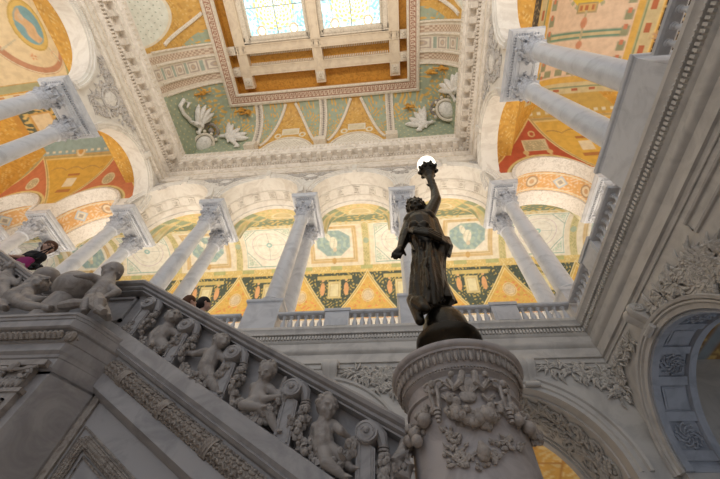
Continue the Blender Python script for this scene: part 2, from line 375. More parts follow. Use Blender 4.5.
def cove_side(sg):
    nu = 620; ys = -9.0; s = np.linspace(0, 1, nu)[None, :]; e = EC*(1-np.cos(T))*np.ones((1, nu))
    y1 = YB-.15-e; Y = ys+(y1-ys)*s; X = (XR-.15-e) if sg > 0 else (XL+.15+e); Z = ZC0+(ZC1-ZC0)*np.sin(T)*np.ones((1, nu))
    c, near, h = cove_paint(Y, e, Z, [3.1, -5.4])
    cor = inside(Y-4.4, .05); c = mixc(c, GRN, cor); c = mixc(c, (.66, .60, .34), cor*((np.sin(Y*9)*np.sin(Z*9)) > .8))
    c = mixc(c, (.74, .46, .12), cor*orn(Y+1.3, Z, 1.7, .2)*inside(Z-32.2, .4))
    for bc in (-1.1,):
        d = ((Y-bc)/2.3)**2+((Z-28.4)/4.1)**2; c = mixc(c, (.78, .78, .68), inside(1-d, .03)); c = mixc(c, (.40, .44, .34), inside(1-d, .03)*(np.sin(Y*14)*np.sin(Z*7) > .86)*inside(.7-d, .02)); c = mixc(c, (.80, .70, .52), band(d-.93, .05, .02))
    w = inside(1.55-np.abs(Y-3.1), .04); v = np.abs(Y-3.1); c = mixc(c, (.76, .68, .56), w)
    c = mixc(c, (.48, .33, .24), w*band(v-1.02, .24, .04)); c = mixc(c, (.70, .58, .44), w*band(v-1.02, .24, .04)*(np.sin(Z*20)*np.sin(Y*22) > 0))
    m = (Z*1.05) % 1.3-.65; q = np.maximum(np.abs(m), v); c = mixc(c, (.50, .40, .33), w*band(q-.36, .05, .02)); c = mixc(c, (.50, .40, .33), w*inside(.22-np.hypot(m, v), .03)); c = mixc(c, (.60, .47, .33), w*inside(.12-np.hypot(m, v), .03))
    c = mixc(c, (.38, .44, .36), w*inside(.12-np.abs(np.abs(m)-.65))*inside(.42-v))
    return np.stack([X, Y, Z], -1), c
P, c = cove_back(); struct(sheet('ceiling_cove', P, c, M_PNT), 'painted curved ceiling above the far cornice in gold and green panels', 'ceiling')
for sg, nm in ((1, 'right'), (-1, 'left')):
    P, c = cove_side(sg); struct(sheet('ceiling_cove', P, c, M_PNT), 'painted curved ceiling above the %s cornice with a wide banded rib' % nm, 'ceiling')
# raised ribs on the cove
def cove_pt(u, t, axis, lift=0.0):
    e = EC*(1-math.cos(t))+.15; z = ZC0+(ZC1-ZC0)*math.sin(t)
    nrm = Vector((-math.cos(t)*6, -math.sin(t)*3)).normalized()   # (away from wall -, down)
    e2 = e-nrm.x*lift; z2 = z+nrm.y*lift
    if axis == 'b': return Vector((u, YB-e2, z2))
    if axis == 'r': return Vector((XR-e2, u, z2))
    return Vector((XL+e2, u, z2))
def strip(mb, pts, axis, w, h, prof=None):
    """pts (u, t) polyline on the cove -> raised band"""
    rs = []
    P3 = [cove_pt(u, t, axis) for u, t in pts]
    for i, (u, t) in enumerate(pts):
        d = (P3[min(i+1, len(pts)-1)]-P3[max(i-1, 0)]).normalized()
        n = (cove_pt(u, t, axis, 1)-P3[i]).normalized(); s = d.cross(n).normalized()
        rs.append([P3[i]+s*a*w+n*b*h for a, b in ((-.5, -.3), (-.5, 1), (-.3, 1.5), (.3, 1.5), (.5, 1), (.5, -.3))])
    mb.rings(rs, cap=True)
for u in ribs_b:
    mb = MB(); 
    for du in (-.27, .27): strip(mb, [(u+du, t) for t in np.linspace(.30, PI/2, 20)], 'b', .2, .1)
    strip(mb, [(u, t) for t in np.linspace(.30, PI/2, 20)], 'b', .36, .05)
    mb.box(u-.5, u+.5, YB-.95, YB-.3, 28.9, 29.8)
    t = trim(mb, M_CRM, 'cream double rib on the painted ceiling cove', 'rib')
    m2 = MB(); tt = np.linspace(.34, PI/2-.05, 24)
    for q in tt: p = cove_pt(u, q, 'b', .09); m2.ball(p, (.12, .06, .12), 6, m=3)
    m2.build('ornament', M_ROPE, t)
for bc in (-8.525, -2.335):
    for s in (-1, 1):
        mb = MB(); strip(mb, [(bc+s*(2.6-2.15*q), .36+(PI/2-.42)*q**1.4) for q in np.linspace(0, 1, 14)], 'b', .26, .09)
        trim(mb, M_CRM, 'diagonal beaded band on the painted ceiling cove', 'rib')
    mb = MB(); 
    pts = []
    for q in np.linspace(0, PI, 24): pts.append((bc+2.55*math.cos(q), math.asin(min(.99, (.2+2.9*math.sin(q))/6))))
    strip(mb, pts, 'b', .14, .08); trim(mb, M_CRM, 'pale curved rim of the lunette at the foot of the cove', 'moulding')
for ax in 'rl':
    mb = MB()
    for v in (4.65, 3.75, 2.45, 1.55): strip(mb, [(v, t) for t in np.linspace(.2, PI/2, 20)], ax, .16, .09)
    trim(mb, M_CRM, 'cream mouldings of the wide rib on the %s ceiling cove' % ('right' if ax == 'r' else 'left'), 'rib')
    mb = MB(); 
    for s in (-1,): strip(mb, [(1.2-1.9*q, .5+(PI/2-.55)*q**1.2) for q in np.linspace(0, 1, 12)], ax, .26, .09)
    trim(mb, M_CRM, 'diagonal beaded band on the %s ceiling cove' % ('right' if ax == 'r' else 'left'), 'rib')
# ceiling frame : greek key ring, recess, beams, skylights
def ringbox(mb, prof):  # profile (e, z) with e measured from the court walls, open at the south
    rs = [[(XR-e, -9, z), (XR-e, YB-e, z), (XL+e, YB-e, z), (XL+e, -9, z)] for e, z in prof]
    mb.rings(rs, closed=False)
mb = MB(); ringbox(mb, [(EC+.1, 34.3), (EC+.1, 33.86), (EC+.2, 33.8), (EC+.32, 33.8), (EC+.36, 33.86), (EC+.36, 33.9), (3.98, 33.9), (3.98, 33.84), (4.03, 33.8), (4.12, 33.8), (4.16, 33.86), (4.16, 34.3), (4.0, 34.5)])
trim(mb, M_CRM, 'cream moulded frame round the skylights', 'frame')
def key(u, v): # meander of interlocking squares, u along, v across 0..1
    s = .36; a = (u/s) % 1; b = v
    l = lambda x, t: np.abs(x-t) < .075
    m = (l(b, .08)) | (l(b, .92)) | (l(a, .5) & (b > .08) & (b < .7)) | (l(b, .7) & (a > .2) & (a < .5)) | (l(a, .2) & (b > .3) & (b < .7)) | (l(b, .3) & (a > .5) & (a < .82)) | (l(a, .82) & (b > .3) & (b < .92))
    return m.astype(float)
def key_strip(A, B, w):
    A, B, w = Vector(A), Vector(B), Vector(w); L_ = (B-A).length; nu = int(L_/.03); nv = 26
    s = np.linspace(0, 1, nu)[:, None, None]; v = np.linspace(0, 1, nv)[None, :, None]
    P = np.array(A)+(np.array(B-A))*s+np.array(w)*v
    k = key(s[..., 0]*L_*np.ones((1, nv)), v[..., 0]*np.ones((nu, 1)))
    c = np.ones(P.shape)*np.array((.74, .62, .48)); c = mixc(c, (.38, .17, .11), k); return P, c
e0, e1 = EC+.38, 3.97
for A, B, w in (((XL+e0, YB-e0, 33.885), (XR-e0, YB-e0, 33.885), (0, -(e1-e0), 0)), ((XR-e0, YB-e1, 33.885), (XR-e0, -8, 33.885), (-(e1-e0), 0, 0)), ((XL+e0, YB-e1, 33.885), (XL+e0, -8, 33.885), ((e1-e0), 0, 0))):
    P, c = key_strip(A, B, w); struct(sheet('ceiling_key_band', P, c, M_PNT), 'red meander band painted on the ceiling frame', 'ceiling')
mb = MB(); xs = [-14.0, -11.9, -11.0, -6.15, -4.7, .12, 1.05, 3.2]; ZR = 35.6
mb.box(-14.1, 3.3, 1.7, 6.0, ZR, ZR+.1); mb.box(-14.1, -11.45, -9, 1.7, ZR, ZR+.1); mb.box(.55, 3.3, -9, 1.7, ZR, ZR+.1); mb.box(-6.0, -4.9, -9, 1.7, ZR, ZR+.1)
for j in range(2): mb.box(-11.3, .4, -3.9-5.2*j, -2.9-5.2*j, ZR, ZR+.1)
mb.box(-14.1, 3.3, 5.95, 6.0, 34.4, ZR+.1); mb.box(-13.62, -13.55, -9, 6, 34, ZR+.1); mb.box(2.68, 2.74, -9, 6, 34, ZR+.1)
struct(mb.build('ceiling', M_GOLD), 'golden ochre recesses of the coffered ceiling', 'ceiling')
def beam(mb, x0, x1, y0, y1, z=34.95):
    mb.box(x0, x1, y0, y1, z, ZR+.02)
    d = .10; hz = (x1-x0 > y1-y0)
    for k, dz in ((0, .06), (1, .03)):
        o = d*k*1.6
        if hz:
            for a in (y0+o, y1-d-o): mb.box(x0, x1, a, a+d*.8, z-dz, z)
        else:
            for a in (x0+o, x1-d-o): mb.box(a, a+d*.8, y0, y1, z-dz, z)
mb = MB()
beam(mb, -13.5, 2.6, 3.72, 4.5); beam(mb, -12.8, 1.9, 1.98, 2.72, 34.9)
for x, w_ in ((-12.8, .9), (-5.88, .86), (1.0, .9)): beam(mb, x, x+w_, -9, 5.6, 34.93)
for j in range(2): beam(mb, -12, 1.2, -3.75-5.2*j, -2.95-5.2*j, 34.9)
trim(mb, M_TAN, 'grid of tan moulded ceiling beams round the skylights', 'beam')
mb = MB(); m2 = MB()
for x in np.arange(-11.7, .9, .16):
    if -6.0 < x < -5.0: continue
    mb.box(x, x+.08, 3.5, 3.7, 35.1, 35.3); mb.box(x, x+.08, 2.75, 2.9, 35.1, 35.3); mb.box(x, x+.08, 1.62, 1.74, 34.98, 35.1)
for y in np.arange(-8, 1.9, .16):
    for x in (-11.42, .40, -6.08, -4.98): mb.box(x, x+.12, y, y+.08, 34.98, 35.1)
for x0, x1 in ((-11.9, -11.3), (-6.2, -5.86), (-5.04, -4.7), (.40, 1.02)): mb.box(x0, x1, -9, 1.98, 35.1, 35.3); mb.box(x0+.12, x1-.12, -9, 1.9, 35.04, 35.1)
mb.box(-11.9, 1.0, 1.45, 1.98, 35.1, 35.3); mb.box(-11.9, 1.0, 1.78, 1.9, 34.98, 35.1)
for j in range(2): mb.box(-11.9, 1.0, -4.1-5.2*j, -2.6-5.2*j, 35.1, 35.3)
trim(mb, M_CRM, 'rows of tiny dentils inside the ceiling coffers', 'moulding')
ROS = []
for k, (x, y) in enumerate([(-12.35, 5.0), (-13.2, 4.1), (-13.2, 2.35), (-5.44, 5.0), (1.45, 5.0), (2.3, 2.35), (2.3, 4.1)]):
    mb = MB(); M = Matrix.Translation((x, y, 34.85))
    mb.box(x-.34, x+.34, y-.34, y+.34, 34.8, 35.2)
    for j in range(8): mb.ball((x+.2*math.cos(j*PI/4), y+.2*math.sin(j*PI/4), 34.78), (.1, .1, .07), 6, m=3)
    mb.ball((x, y, 34.74), .11, 6, m=4)
    tag(mb.build('ceiling_boss', M_CRM), 'carved square rosette boss where the ceiling beams meet', 'boss', 'rosette bosses on the ceiling beams')
# skylights
def skylight(n, x0, x1, y0, y1):
    nx, ny = 150, 150; X = np.linspace(x0, x1, nx)[:, None]*np.ones((1, ny)); Y = np.linspace(y0, y1, ny)[None, :]*np.ones((nx, 1)); Z = np.full(X.shape, 35.35)
    cx, cy_ = (x0+x1)/2, (y0+y1)/2; d = np.hypot(X-cx, Y-cy_); c = np.ones(X.shape+(3,))*np.array((.62, .84, .92))
    c = mixc(c, (.22, .48, .55), orn(X, Y, 1.6, .1)*inside(d-1.5, .3)*.8)
    an = np.arctan2(Y-cy_, X-cx); c = mixc(c, (.80, .64, .22), inside(1.75-d, .05)*((np.sin(an*14)*np.sin(d*16)) > .1)); c = mixc(c, (.55, .62, .50), band(d-1.8, .05, .02))
    for sx in (-1, 1):
        for sy_ in (-1, 1):
            q = np.hypot(X-cx-sx*1.45, Y-cy_-sy_*1.75); c = mixc(c, (.62, .42, .22), band(q-.36, .06, .03)); c = mixc(c, (1, 1, 1), inside(.28-q))
    g = (np.abs((X-cx)) < .025) | (np.abs(Y-cy_) < .03) | (np.abs(np.abs(X-cx)-1.6) < .012) | (np.abs(np.abs(Y-cy_)-1.6) < .012); c = mixc(c, (.12, .13, .14), g.astype(float))
    c = mixc(c, (.25, .35, .30), inside(.1-d, .02))
    o = sheet('window_%d' % n, np.stack([X, Y, Z], -1), c, M_GLS); struct(o, 'stained glass skylight panel in the ceiling', 'skylight')
    mb = MB()
    for a, b, w in (((x0, y0), (x1, y0), 0), ((x0, y1), (x1, y1), 0), ((x0, y0), (x0, y1), 1), ((x1, y0), (x1, y1), 1)):
        if w == 0: mb.box(a[0]-.06, b[0]+.06, a[1]-.06, a[1]+.06, 35.2, 35.6)
        else: mb.box(a[0]-.06, a[0]+.06, a[1]-.06, b[1]+.06, 35.2, 35.6)
    mb.build('frame', M_CRM, o)
M_GLS = paintmat('stained_glass_daylight', 1.1, .2)
nn = 0
for j in range(2):
    for x0, x1 in ((-11.25, -6.2), (-4.7, .35)):
        nn += 1; skylight(nn, x0, x1, -2.75-5.2*j, 1.42-5.2*j)
# ================================================ gallery vaults
YC, RC, BC = 18.2, 4.8, 7.2
def vault_back():
    x = np.arange(-44, 23.5, .06)[None, :]; t = np.linspace(.10, PI-.02, 330)[:, None]
    Tt = t*np.ones(x.shape); Y = YC+RC*np.cos(Tt); Z = ZB+BC*np.sin(Tt); ye = np.arange(13.38, 12.42, -.06)[:, None]*np.ones(x.shape)
    Y = np.concatenate([Y, ye]); Z = np.concatenate([Z, ye*0+ZB]); X = x*np.ones((Y.shape[0], 1))
    kb = np.round((X-bays_back[0])/PIT); xb = bays_back[0]+kb*PIT; dx = X-xb
    s = np.clip((Y-12.55)/(16.9-12.55), 0, 2); rr = RA*(1-s); q = rr**2-dx**2
    zs = np.where((q > 0) & (s < 1), ZA+(27.62-ZA)*s+np.sqrt(np.clip(q, 0, None)), 0)
    sev = zs > Z; Z = np.maximum(Z, zs)
    c = np.ones(X.shape+(3,))*np.array((.82, .76, .62))
    kp = np.round((X-BX[0])/PIT); xp = BX[0]+kp*PIT; px = X-xp; py = (Y-18.95); octo = (kp.astype(int) % 2) == (int(round((-5.43-BX[0])/PIT)) % 2)
    # ochre framed octagon pictures
    o = octo.astype(float); sq = np.maximum(np.abs(px)/2.35, np.abs(py)/1.82)
    c = mixc(c, (.66, .50, .27), o*inside(1-sq, .03)); c = mixc(c, (.78, .68, .46), o*inside(.9-sq, .02)); c = mixc(c, (.58, .44, .24), o*band(sq-.86, .02, .01)); c = mixc(c, (.83, .79, .70), o*inside(.80-sq, .02))
    oc = np.maximum(np.maximum(np.abs(px)/1.62, np.abs(py)/1.26), (np.abs(px)/1.62+np.abs(py)/1.26)/1.42)
    c = mixc(c, (.55, .62, .55), o*inside(1.04-oc, .02)); c = mixc(c, (.33, .46, .48), o*inside(1-oc, .02))
    c = mixc(c, (.42, .55, .50), o*inside(1-oc, .02)*orn(px, py, 1.1, .1))
    fig = np.minimum(np.hypot(px*1.6, (py-.1)), np.hypot((px+.25-py*.4)*2.3, (py+.55)*1.2)); c = mixc(c, (.82, .80, .68), o*inside(.62-fig, .1)); c = mixc(c, (.70, .62, .48), o*inside(.2-np.hypot(px-.1, py-.75), .04)); c = mixc(c, (.60, .64, .54), o*inside(.6-fig, .1)*(np.sin(px*15+py*4) > .4)*.7)
    c = mixc(c, (.60, .40, .16), o*inside(.22-np.hypot(px, py-1.68), .03)); c = mixc(c, (.60, .40, .16), o*inside(.16-np.hypot(px, py+1.68), .03))
    # white compass panels
    w = (~octo).astype(float); rd = np.hypot(px, py*1.25); c = mixc(c, (.86, .85, .78), w*inside(2.45-np.abs(px))*inside(1.95-np.abs(py)))
    sq2 = np.maximum(np.abs(px)-2.35, np.abs(py)-1.86); c = mixc(c, (.40, .55, .50), w*band(sq2, .035, .02)); dg = (np.abs(px)+np.abs(py)*1.2-3.1)/1.5
    c = mixc(c, (.42, .56, .52), w*band(dg, .04, .02)*inside(-sq2)); c = mixc(c, (.52, .66, .56), w*inside(dg-.16, .03)*inside(-sq2-.12)*(.35+.65*orn(px, py, 3, 0)))
    c = mixc(c, (.66, .58, .62), w*band(rd-1.7, .03, .02)); c = mixc(c, (.62, .64, .62), w*band(rd-1.3, .02, .02)); c = mixc(c, (.55, .58, .55), w*inside(1.7-rd)*np.maximum(band(px, .02, .02), band(py, .02, .02)))
    c = mixc(c, (.36, .58, .58), w*inside(.3-rd)); c = mixc(c, (.78, .84, .76), w*inside(.14-rd))
    # ribs between panels
    rib = inside(.36-np.abs(dx)); c = mixc(c, (.62, .56, .30), rib); c = mixc(c, (.46, .44, .22), rib*orn(X*1.4, Y, 2.2, .3)); c = mixc(c, (.80, .70, .48), band(np.abs(dx)-.34, .04, .02)); c = mixc(c, (.40, .48, .36), rib*inside(.28-np.hypot(dx, py)))
    # low band and spandrels over the far side
    yy = Y
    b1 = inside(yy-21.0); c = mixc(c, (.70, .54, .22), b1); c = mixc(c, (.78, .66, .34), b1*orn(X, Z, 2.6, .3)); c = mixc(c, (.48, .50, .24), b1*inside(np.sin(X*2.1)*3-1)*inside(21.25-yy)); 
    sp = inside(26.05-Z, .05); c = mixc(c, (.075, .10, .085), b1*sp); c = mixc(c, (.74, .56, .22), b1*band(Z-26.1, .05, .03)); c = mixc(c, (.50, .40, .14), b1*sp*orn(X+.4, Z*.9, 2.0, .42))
    pz = (Z-24.1)/.95; pxx = px/.75; pq = np.maximum(np.abs(px)-.62, np.abs(Z-24.5)-.82); c = mixc(c, (.66, .55, .26), b1*inside(-pq)); c = mixc(c, (.76, .70, .46), b1*inside(-pq-.12)); c = mixc(c, (.55, .42, .18), b1*band(pq+.2, .03, .02))
    for sx in (-1, 1):
        fg = np.hypot((px-sx*1.15)*2.6, (Z-24.6)); c = mixc(c, (.72, .40, .20), b1*inside(.62-fg, .06)); c = mixc(c, (.74, .45, .24), b1*inside(.13-np.hypot(px-sx*1.15, Z-25.45), .03))
    c = mixc(c, (.62, .50, .2), b1*inside(.16-np.abs(Z-25.65))*inside(1.7-np.abs(px)))
    tw = (26.25-Z)*.70; tri = b1*inside(tw-np.abs(dx), .04)
    c = mixc(c, (.80, .70, .42), tri); c = mixc(c, (.60, .42, .12), tri*inside(tw-.10-np.abs(dx), .03)); c = mixc(c, (.80, .68, .36), tri*inside(tw-.24-np.abs(dx), .03)); c = mixc(c, (.72, .46, .13), tri*inside(tw-.34-np.abs(dx), .03)); c = mixc(c, (.74, .30, .12), tri*inside(tw-.5-np.abs(dx), .03)*orn(X, Z, 1.3, .45)); c = mixc(c, (.74, .55, .16), tri*inside(tw-.4-np.abs(dx), .03)*orn(X+2, Z, 2.3, .5))
    dm = np.hypot(dx, (Z-23.9)*.9); c = mixc(c, (.80, .66, .40), tri*inside(.60-dm, .03)); c = mixc(c, (.62, .44, .22), tri*band(dm-.5, .04, .02)); c = mixc(c, (.74, .62, .44), tri*inside(.42-dm, .03)); c = mixc(c, (.62, .50, .34), tri*inside(.4-dm, .03)*orn(X, Z, 4, .2))
    # near side severies
    nr = inside(16.9-yy); c = mixc(c, (.74, .68, .46), nr); c = mixc(c, (.24, .30, .20), nr*inside(16.5-yy)*inside(Y-15.2)); c = mixc(c, (.66, .52, .22), nr*orn(X*.8, Y, 1.4, .25)); ss = sev.astype(float); c = mixc(c, (.74, .58, .30), ss); c = mixc(c, (.62, .56, .26), ss*orn(dx*.8, Y, 1.3, .35)); c = mixc(c, (.76, .66, .36), ss*orn(dx+2, Y+1, 1.8, .5)); c = mixc(c, (.34, .40, .26), ss*inside(np.abs(dx)-RA*(1-s)*.62)*inside(.7+.25*np.sin(Y*9)-np.abs(dx)/np.maximum(RA*(1-s), .05)+.15, .1))
    ed = np.abs(dx)-RA*(1-s)*.86; c = mixc(c, (.70, .62, .36), ss*band(ed, .05, .03)); mm = np.hypot(dx*.55, Y-13.9); c = mixc(c, (.80, .72, .50), ss*inside(.52-mm, .03)); c = mixc(c, (.64, .54, .30), ss*inside(.42-mm, .03))
    return np.stack([X, Y, Z], -1), c
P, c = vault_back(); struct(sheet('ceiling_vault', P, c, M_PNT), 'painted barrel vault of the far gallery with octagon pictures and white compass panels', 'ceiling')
mb = MB(); mb.box(-44.2, 24, 23.0, 23.3, ZG, 24.5); mb.box(-44.2, -44, 12, 23.2, ZG, 28); struct(mb.build('wall_gallery_back', M_UP), 'far wall of the far gallery', 'wall')
def vault_side(sg):
    xc = 14.0 if sg > 0 else -25.0; RX = 5.62
    a = np.linspace(.03, PI-.03, 240)[None, :]; X = xc+RX*np.cos(a); xin = (np.arange(7.66, 8.38, .05) if sg > 0 else np.arange(-18.52, -19.38, -.05))[None, :]; X = np.concatenate([X, xin[:, ::-1]], 1) if sg > 0 else np.concatenate([xin, X], 1)
    y0 = 5.1; tb = np.linspace(.03, PI/2, 150)[:, None]; Ye = y0+4.95*np.cos(tb); Yf = np.arange(y0-.06, -9, -.06)[:, None]; Y = np.concatenate([Ye, Yf]); 
    X = X*np.ones(Y.shape); Y = Y*np.ones((1, X.shape[1]))
    zs = ZB+BC*np.sqrt(np.clip(1-((X-xc)/RX)**2, 0, 1)); ze = np.where(Y > y0, ZB+BC*np.sqrt(np.clip(1-((Y-y0)/4.95)**2, 0, 1)), 99)
    zs = np.where((X < xc-2) if sg > 0 else (X > xc+2), np.maximum(zs, 23.72), zs); Z = np.minimum(zs, ze); end = ze < zs; dxx = X-xc
    h = Z-ZB
    c = np.ones(X.shape+(3,))*np.array((.68, .37, .06)); c = mixc(c, (.56, .28, .04), orn(X+Z, Y-Z, 1.4, .3)*.7); c = mixc(c, (.74, .50, .16), orn(X*1.3, Y+Z, 2.1, .62))
    E_ = end.astype(float)
    if sg < 0:
        tl, cr_, gr = (.33, .44, .42), (.80, .66, .42), (.42, .42, .24)
    else:
        tl, cr_, gr = (.60, .40, .10), (.80, .62, .47), (.16, .30, .22)
    # triangles standing on the cross arches
    for bx in ((-21.6, -28.1) if sg < 0 else (10.75, 17.2)):
        d = np.abs(X-bx); tw = (26.5-Z)*.80; red = (.52, .10, .04) if sg > 0 else (.60, .20, .09)
        da = np.hypot(X-bx, Z-ZA)-RX_; c = mixc(c, (.44, .36, .17) if sg < 0 else (.52, .24, .04), E_*inside(tw+.55-d, .03)*inside(Z-22)); c = mixc(c, (.74, .54, .22), E_*band(tw+.4-d, .05, .02)); c = mixc(c, (.78, .60, .24), E_*inside(tw+.10-d, .03)*inside(da-.3)); c = mixc(c, red, E_*inside(tw-d, .03)*inside(da-.4)); c = mixc(c, (.50, .40, .18), E_*inside(.28-da, .03)); c = mixc(c, (.76, .60, .28), E_*band(da-.28, .04, .02))
        m = np.hypot(d, (Z-24.3)*.8) if sg < 0 else np.maximum(d-.35, np.abs(Z-24.5)-.05)
        c = mixc(c, (.74, .62, .38), E_*inside(.48-m, .03)); c = mixc(c, (.52, .44, .26), E_*inside(.38-m, .03)); c = mixc(c, (.72, .60, .36), E_*inside(.36-m, .03)*orn(X, Z, 3, .3)); c = mixc(c, (.78, .66, .46), E_*inside(.07-np.abs(Z-23.35))*inside(.4-d))
        if sg > 0:
            for o_ in (-1, 1): c = mixc(c, (.72, .50, .22), E_*inside(.09-np.abs(X-bx-o_*.8))*inside(.35-np.abs(Z-23.5))); c = mixc(c, (.72, .50, .22), E_*inside(.2-np.hypot(X-bx-o_*.8, Z-23.85)))
            c = mixc(c, (.72, .50, .22), E_*band(np.hypot(d, Z-25.5)-.2, .05, .02))
    # inverted golden triangle between them
    bx = xc+.15; d = np.abs(X-bx); tw = (Z-20.9)*.60; q = E_*inside(26.55-Z)
    c = mixc(c, (.78, .62, .30), q*inside(tw-d, .02)); c = mixc(c, (.50, .36, .14), q*inside(tw-.09-d, .02)); c = mixc(c, (.76, .56, .22), q*inside(tw-.2-d, .02)*inside(26.4-Z)); c = mixc(c, (.68, .40, .07) if sg < 0 else (.74, .45, .08), q*inside(tw-.28-d, .02)*inside(26.3-Z))
    c = mixc(c, (.80, .68, .46), q*inside(.45-np.maximum(d, np.abs(Z-24.2)), .03)); c = mixc(c, (.48, .20, .06), q*inside(.35-np.maximum(d*.6, np.abs(Z-23.3)*2), .03)); c = mixc(c, (.45, .18, .05), q*inside(.1-np.abs(Z-24.95))*inside(.5-d)); c = mixc(c, (.52, .30, .08), q*band(Z-25.4-.25*np.abs(np.sin(X*2.2)), .05, .02)*inside(tw-.5-d))
    # flat top
    top = inside(Z-26.15, .05)*(1-0*E_)
    in_x = inside(3.45-np.abs(dxx)) if sg < 0 else inside(2.75-np.abs(dxx+.15))
    edge = E_*inside(Z-26.6, .04); c = mixc(c, tl, edge*inside(4.6-np.abs(dxx))); c = mixc(c, (.76, .70, .52), edge*(np.sin(X*11) > .2)*band(Z-26.8, .08, .03))
    if sg < 0:
        md = np.hypot(X-bx, Z-26.75); c = mixc(c, (.62, .45, .20), E_*inside(.42-md, .03)); c = mixc(c, (.78, .64, .40), E_*inside(.34-md, .03)); c = mixc(c, (.66, .36, .10), E_*inside(.2-md, .03))
        c = mixc(c, tl, inside(Z-26.85)*inside(Y-3.2)*inside(4.3-np.abs(dxx))); 
        pn = np.maximum(np.abs(dxx+.2)-1.4, np.abs(Y-5.2)-1.3); c = mixc(c, (.60, .30, .05), inside(3.5-np.abs(dxx))*inside(Y-3.5)*inside(6.9-Y)); c = mixc(c, (.10, .12, .08), inside(3.2-np.abs(dxx))*inside(Y-3.9)*inside(6.5-Y)); c = mixc(c, (.72, .50, .16), inside(3.2-np.abs(dxx))*inside(Y-3.9)*inside(6.5-Y)*orn(X, Y, 1.6, .1))
        for ox in (-2.1, 2.1): pn = np.maximum(np.abs(dxx-ox)-.55, np.abs(Y-5.6)-.75); c = mixc(c, (.62, .36, .10), inside(-pn+.14)); c = mixc(c, (.80, .64, .40), inside(-pn))
    # cream fields
    def field(ya, yb):
        m = in_x*inside(Y-ya)*inside(yb-Y); return m
    if sg < 0:
        lim = 3.5-(Y+2.2)*.42; f = inside(Y+8.5)*inside(2.55-Y)*inside(lim-dxx)*inside(dxx+4.2); sd = dxx-lim; rg = inside(Y+8.5)*inside(2.55-Y)
        c = mixc(c, (.80, .66, .42), f); c = mixc(c, (.42, .42, .20), rg*inside(sd)*inside(.28-sd)); c = mixc(c, (.74, .54, .20), rg*inside(sd-.28)*inside(.4-sd)); c = mixc(c, (.40, .24, .10), rg*inside(sd-.55)*inside(.65-sd)); c = mixc(c, (.74, .52, .18), rg*inside(sd-.8)*inside(.9-sd)); c = mixc(c, (.16, .22, .10), rg*inside(sd-.95)*inside(1.15-sd)*orn(X, Y, 2, 0))
        gb = inside(4.4-np.abs(dxx))*band(Y-2.85, .26, .04); c = mixc(c, gr, gb); c = mixc(c, (.80, .70, .46), inside(4.4-np.abs(dxx))*band(Y-3.35, .13, .03)); c = mixc(c, (.60, .30, .12), inside(4.4-np.abs(dxx))*band(Y-3.35, .07, .03)*(np.sin(X*9) > .3))
        el = np.hypot((X+24.9)/2.6, (Y+.95)/2.9); c = mixc(c, (.55, .28, .16), f*band(el-1, .085, .02)); c = mixc(c, (.78, .70, .50), f*band(el-1.06, .012, .01))
        an = np.arctan2(Y+.95, X+24.6); c = mixc(c, (.62, .56, .40), f*inside(.98-el)*inside(el-.5)*(np.abs(np.sin(an*2+.9)) < .05)); c = mixc(c, (.72, .38, .20), f*inside(.24-np.hypot(np.abs(X+24.6)-.9, np.abs(Y+.95)-1.9)*1.0, .1)*orn(X, Y, 3, 0))
        e2 = np.hypot((X+24.6)/1.05, (Y+.95)/1.3); c = mixc(c, (.58, .40, .10), inside(1.22-e2, .02)); c = mixc(c, (.72, .52, .16), inside(1.14-e2, .02)); c = mixc(c, (.22, .42, .48), inside(.92-e2, .02)); c = mixc(c, (.74, .50, .28), inside(.85-e2, .05)*inside(.32-np.abs((X+24.75)*.8-(Y+.95)*.35-.1*np.sin(Y*5)), .08)); c = mixc(c, (.76, .60, .42), inside(.2-np.hypot(X+24.9, Y+1.5), .04))
        
    else:
        fx = dxx+.15; f = inside(2.75-np.abs(fx))*inside(5.6-Y); c = mixc(c, (.76, .58, .43), f)
        c = mixc(c, gr, inside(2.6-np.abs(fx))*band(Y-3.0, .24, .03)); c = mixc(c, (.62, .52, .30), inside(2.6-np.abs(fx))*band(Y-3.0, .09, .03))
        e2 = np.hypot(fx/1.35, (Y+.2)/1.5); c = mixc(c, (.42, .42, .26), inside(1.25-e2, .02)*(np.sin(np.arctan2(Y+.2, fx)*26) > -.2)); c = mixc(c, (.74, .52, .06), inside(1.1-e2, .02)); c = mixc(c, (.66, .40, .06), inside(.75-e2, .02)*orn(X, Y, 2, 0))
        q = np.maximum(np.abs(fx)-.55, np.abs(Y-1.45)-.22); c = mixc(c, (.36, .30, .16), inside(-q+.08)); c = mixc(c, (.66, .44, .16), inside(-q)); c = mixc(c, (.46, .16, .06), inside(-q-.08)*(np.sin(X*16) > 0))
        c = mixc(c, (.50, .44, .28), f*inside(.07-np.abs(fx), .03)*inside(Y-1.6)); c = mixc(c, (.62, .28, .16), f*inside(.2-np.hypot(fx, (Y-2.3)*.6), .05)); c = mixc(c, (.62, .28, .16), f*inside(.2-np.hypot(fx, (Y-3.6)*.8), .05))
        gd = np.abs(np.abs(fx)-2.45); c = mixc(c, (.30, .32, .20), inside(.2-gd, .06)*inside(5.5-Y)*inside(np.sin(Y*7)*1.0+.35, .2)); c = mixc(c, (.60, .22, .12), inside(.09-gd, .03)*inside(5.5-Y)*(np.sin(Y*7+1.5) > .6)); c = mixc(c, (.30, .32, .20), f*inside(.22-np.abs(Y-5.25), .06)*inside(np.sin(X*7)*1.+.35, .2))
        c = mixc(c, (.70, .44, .10), inside(np.abs(fx)-2.75)*inside(3.05-np.abs(fx))*inside(5.9-Y)); c = mixc(c, (.70, .44, .10), inside(3.05-np.abs(fx))*inside(Y-5.6)*inside(6.0-Y))
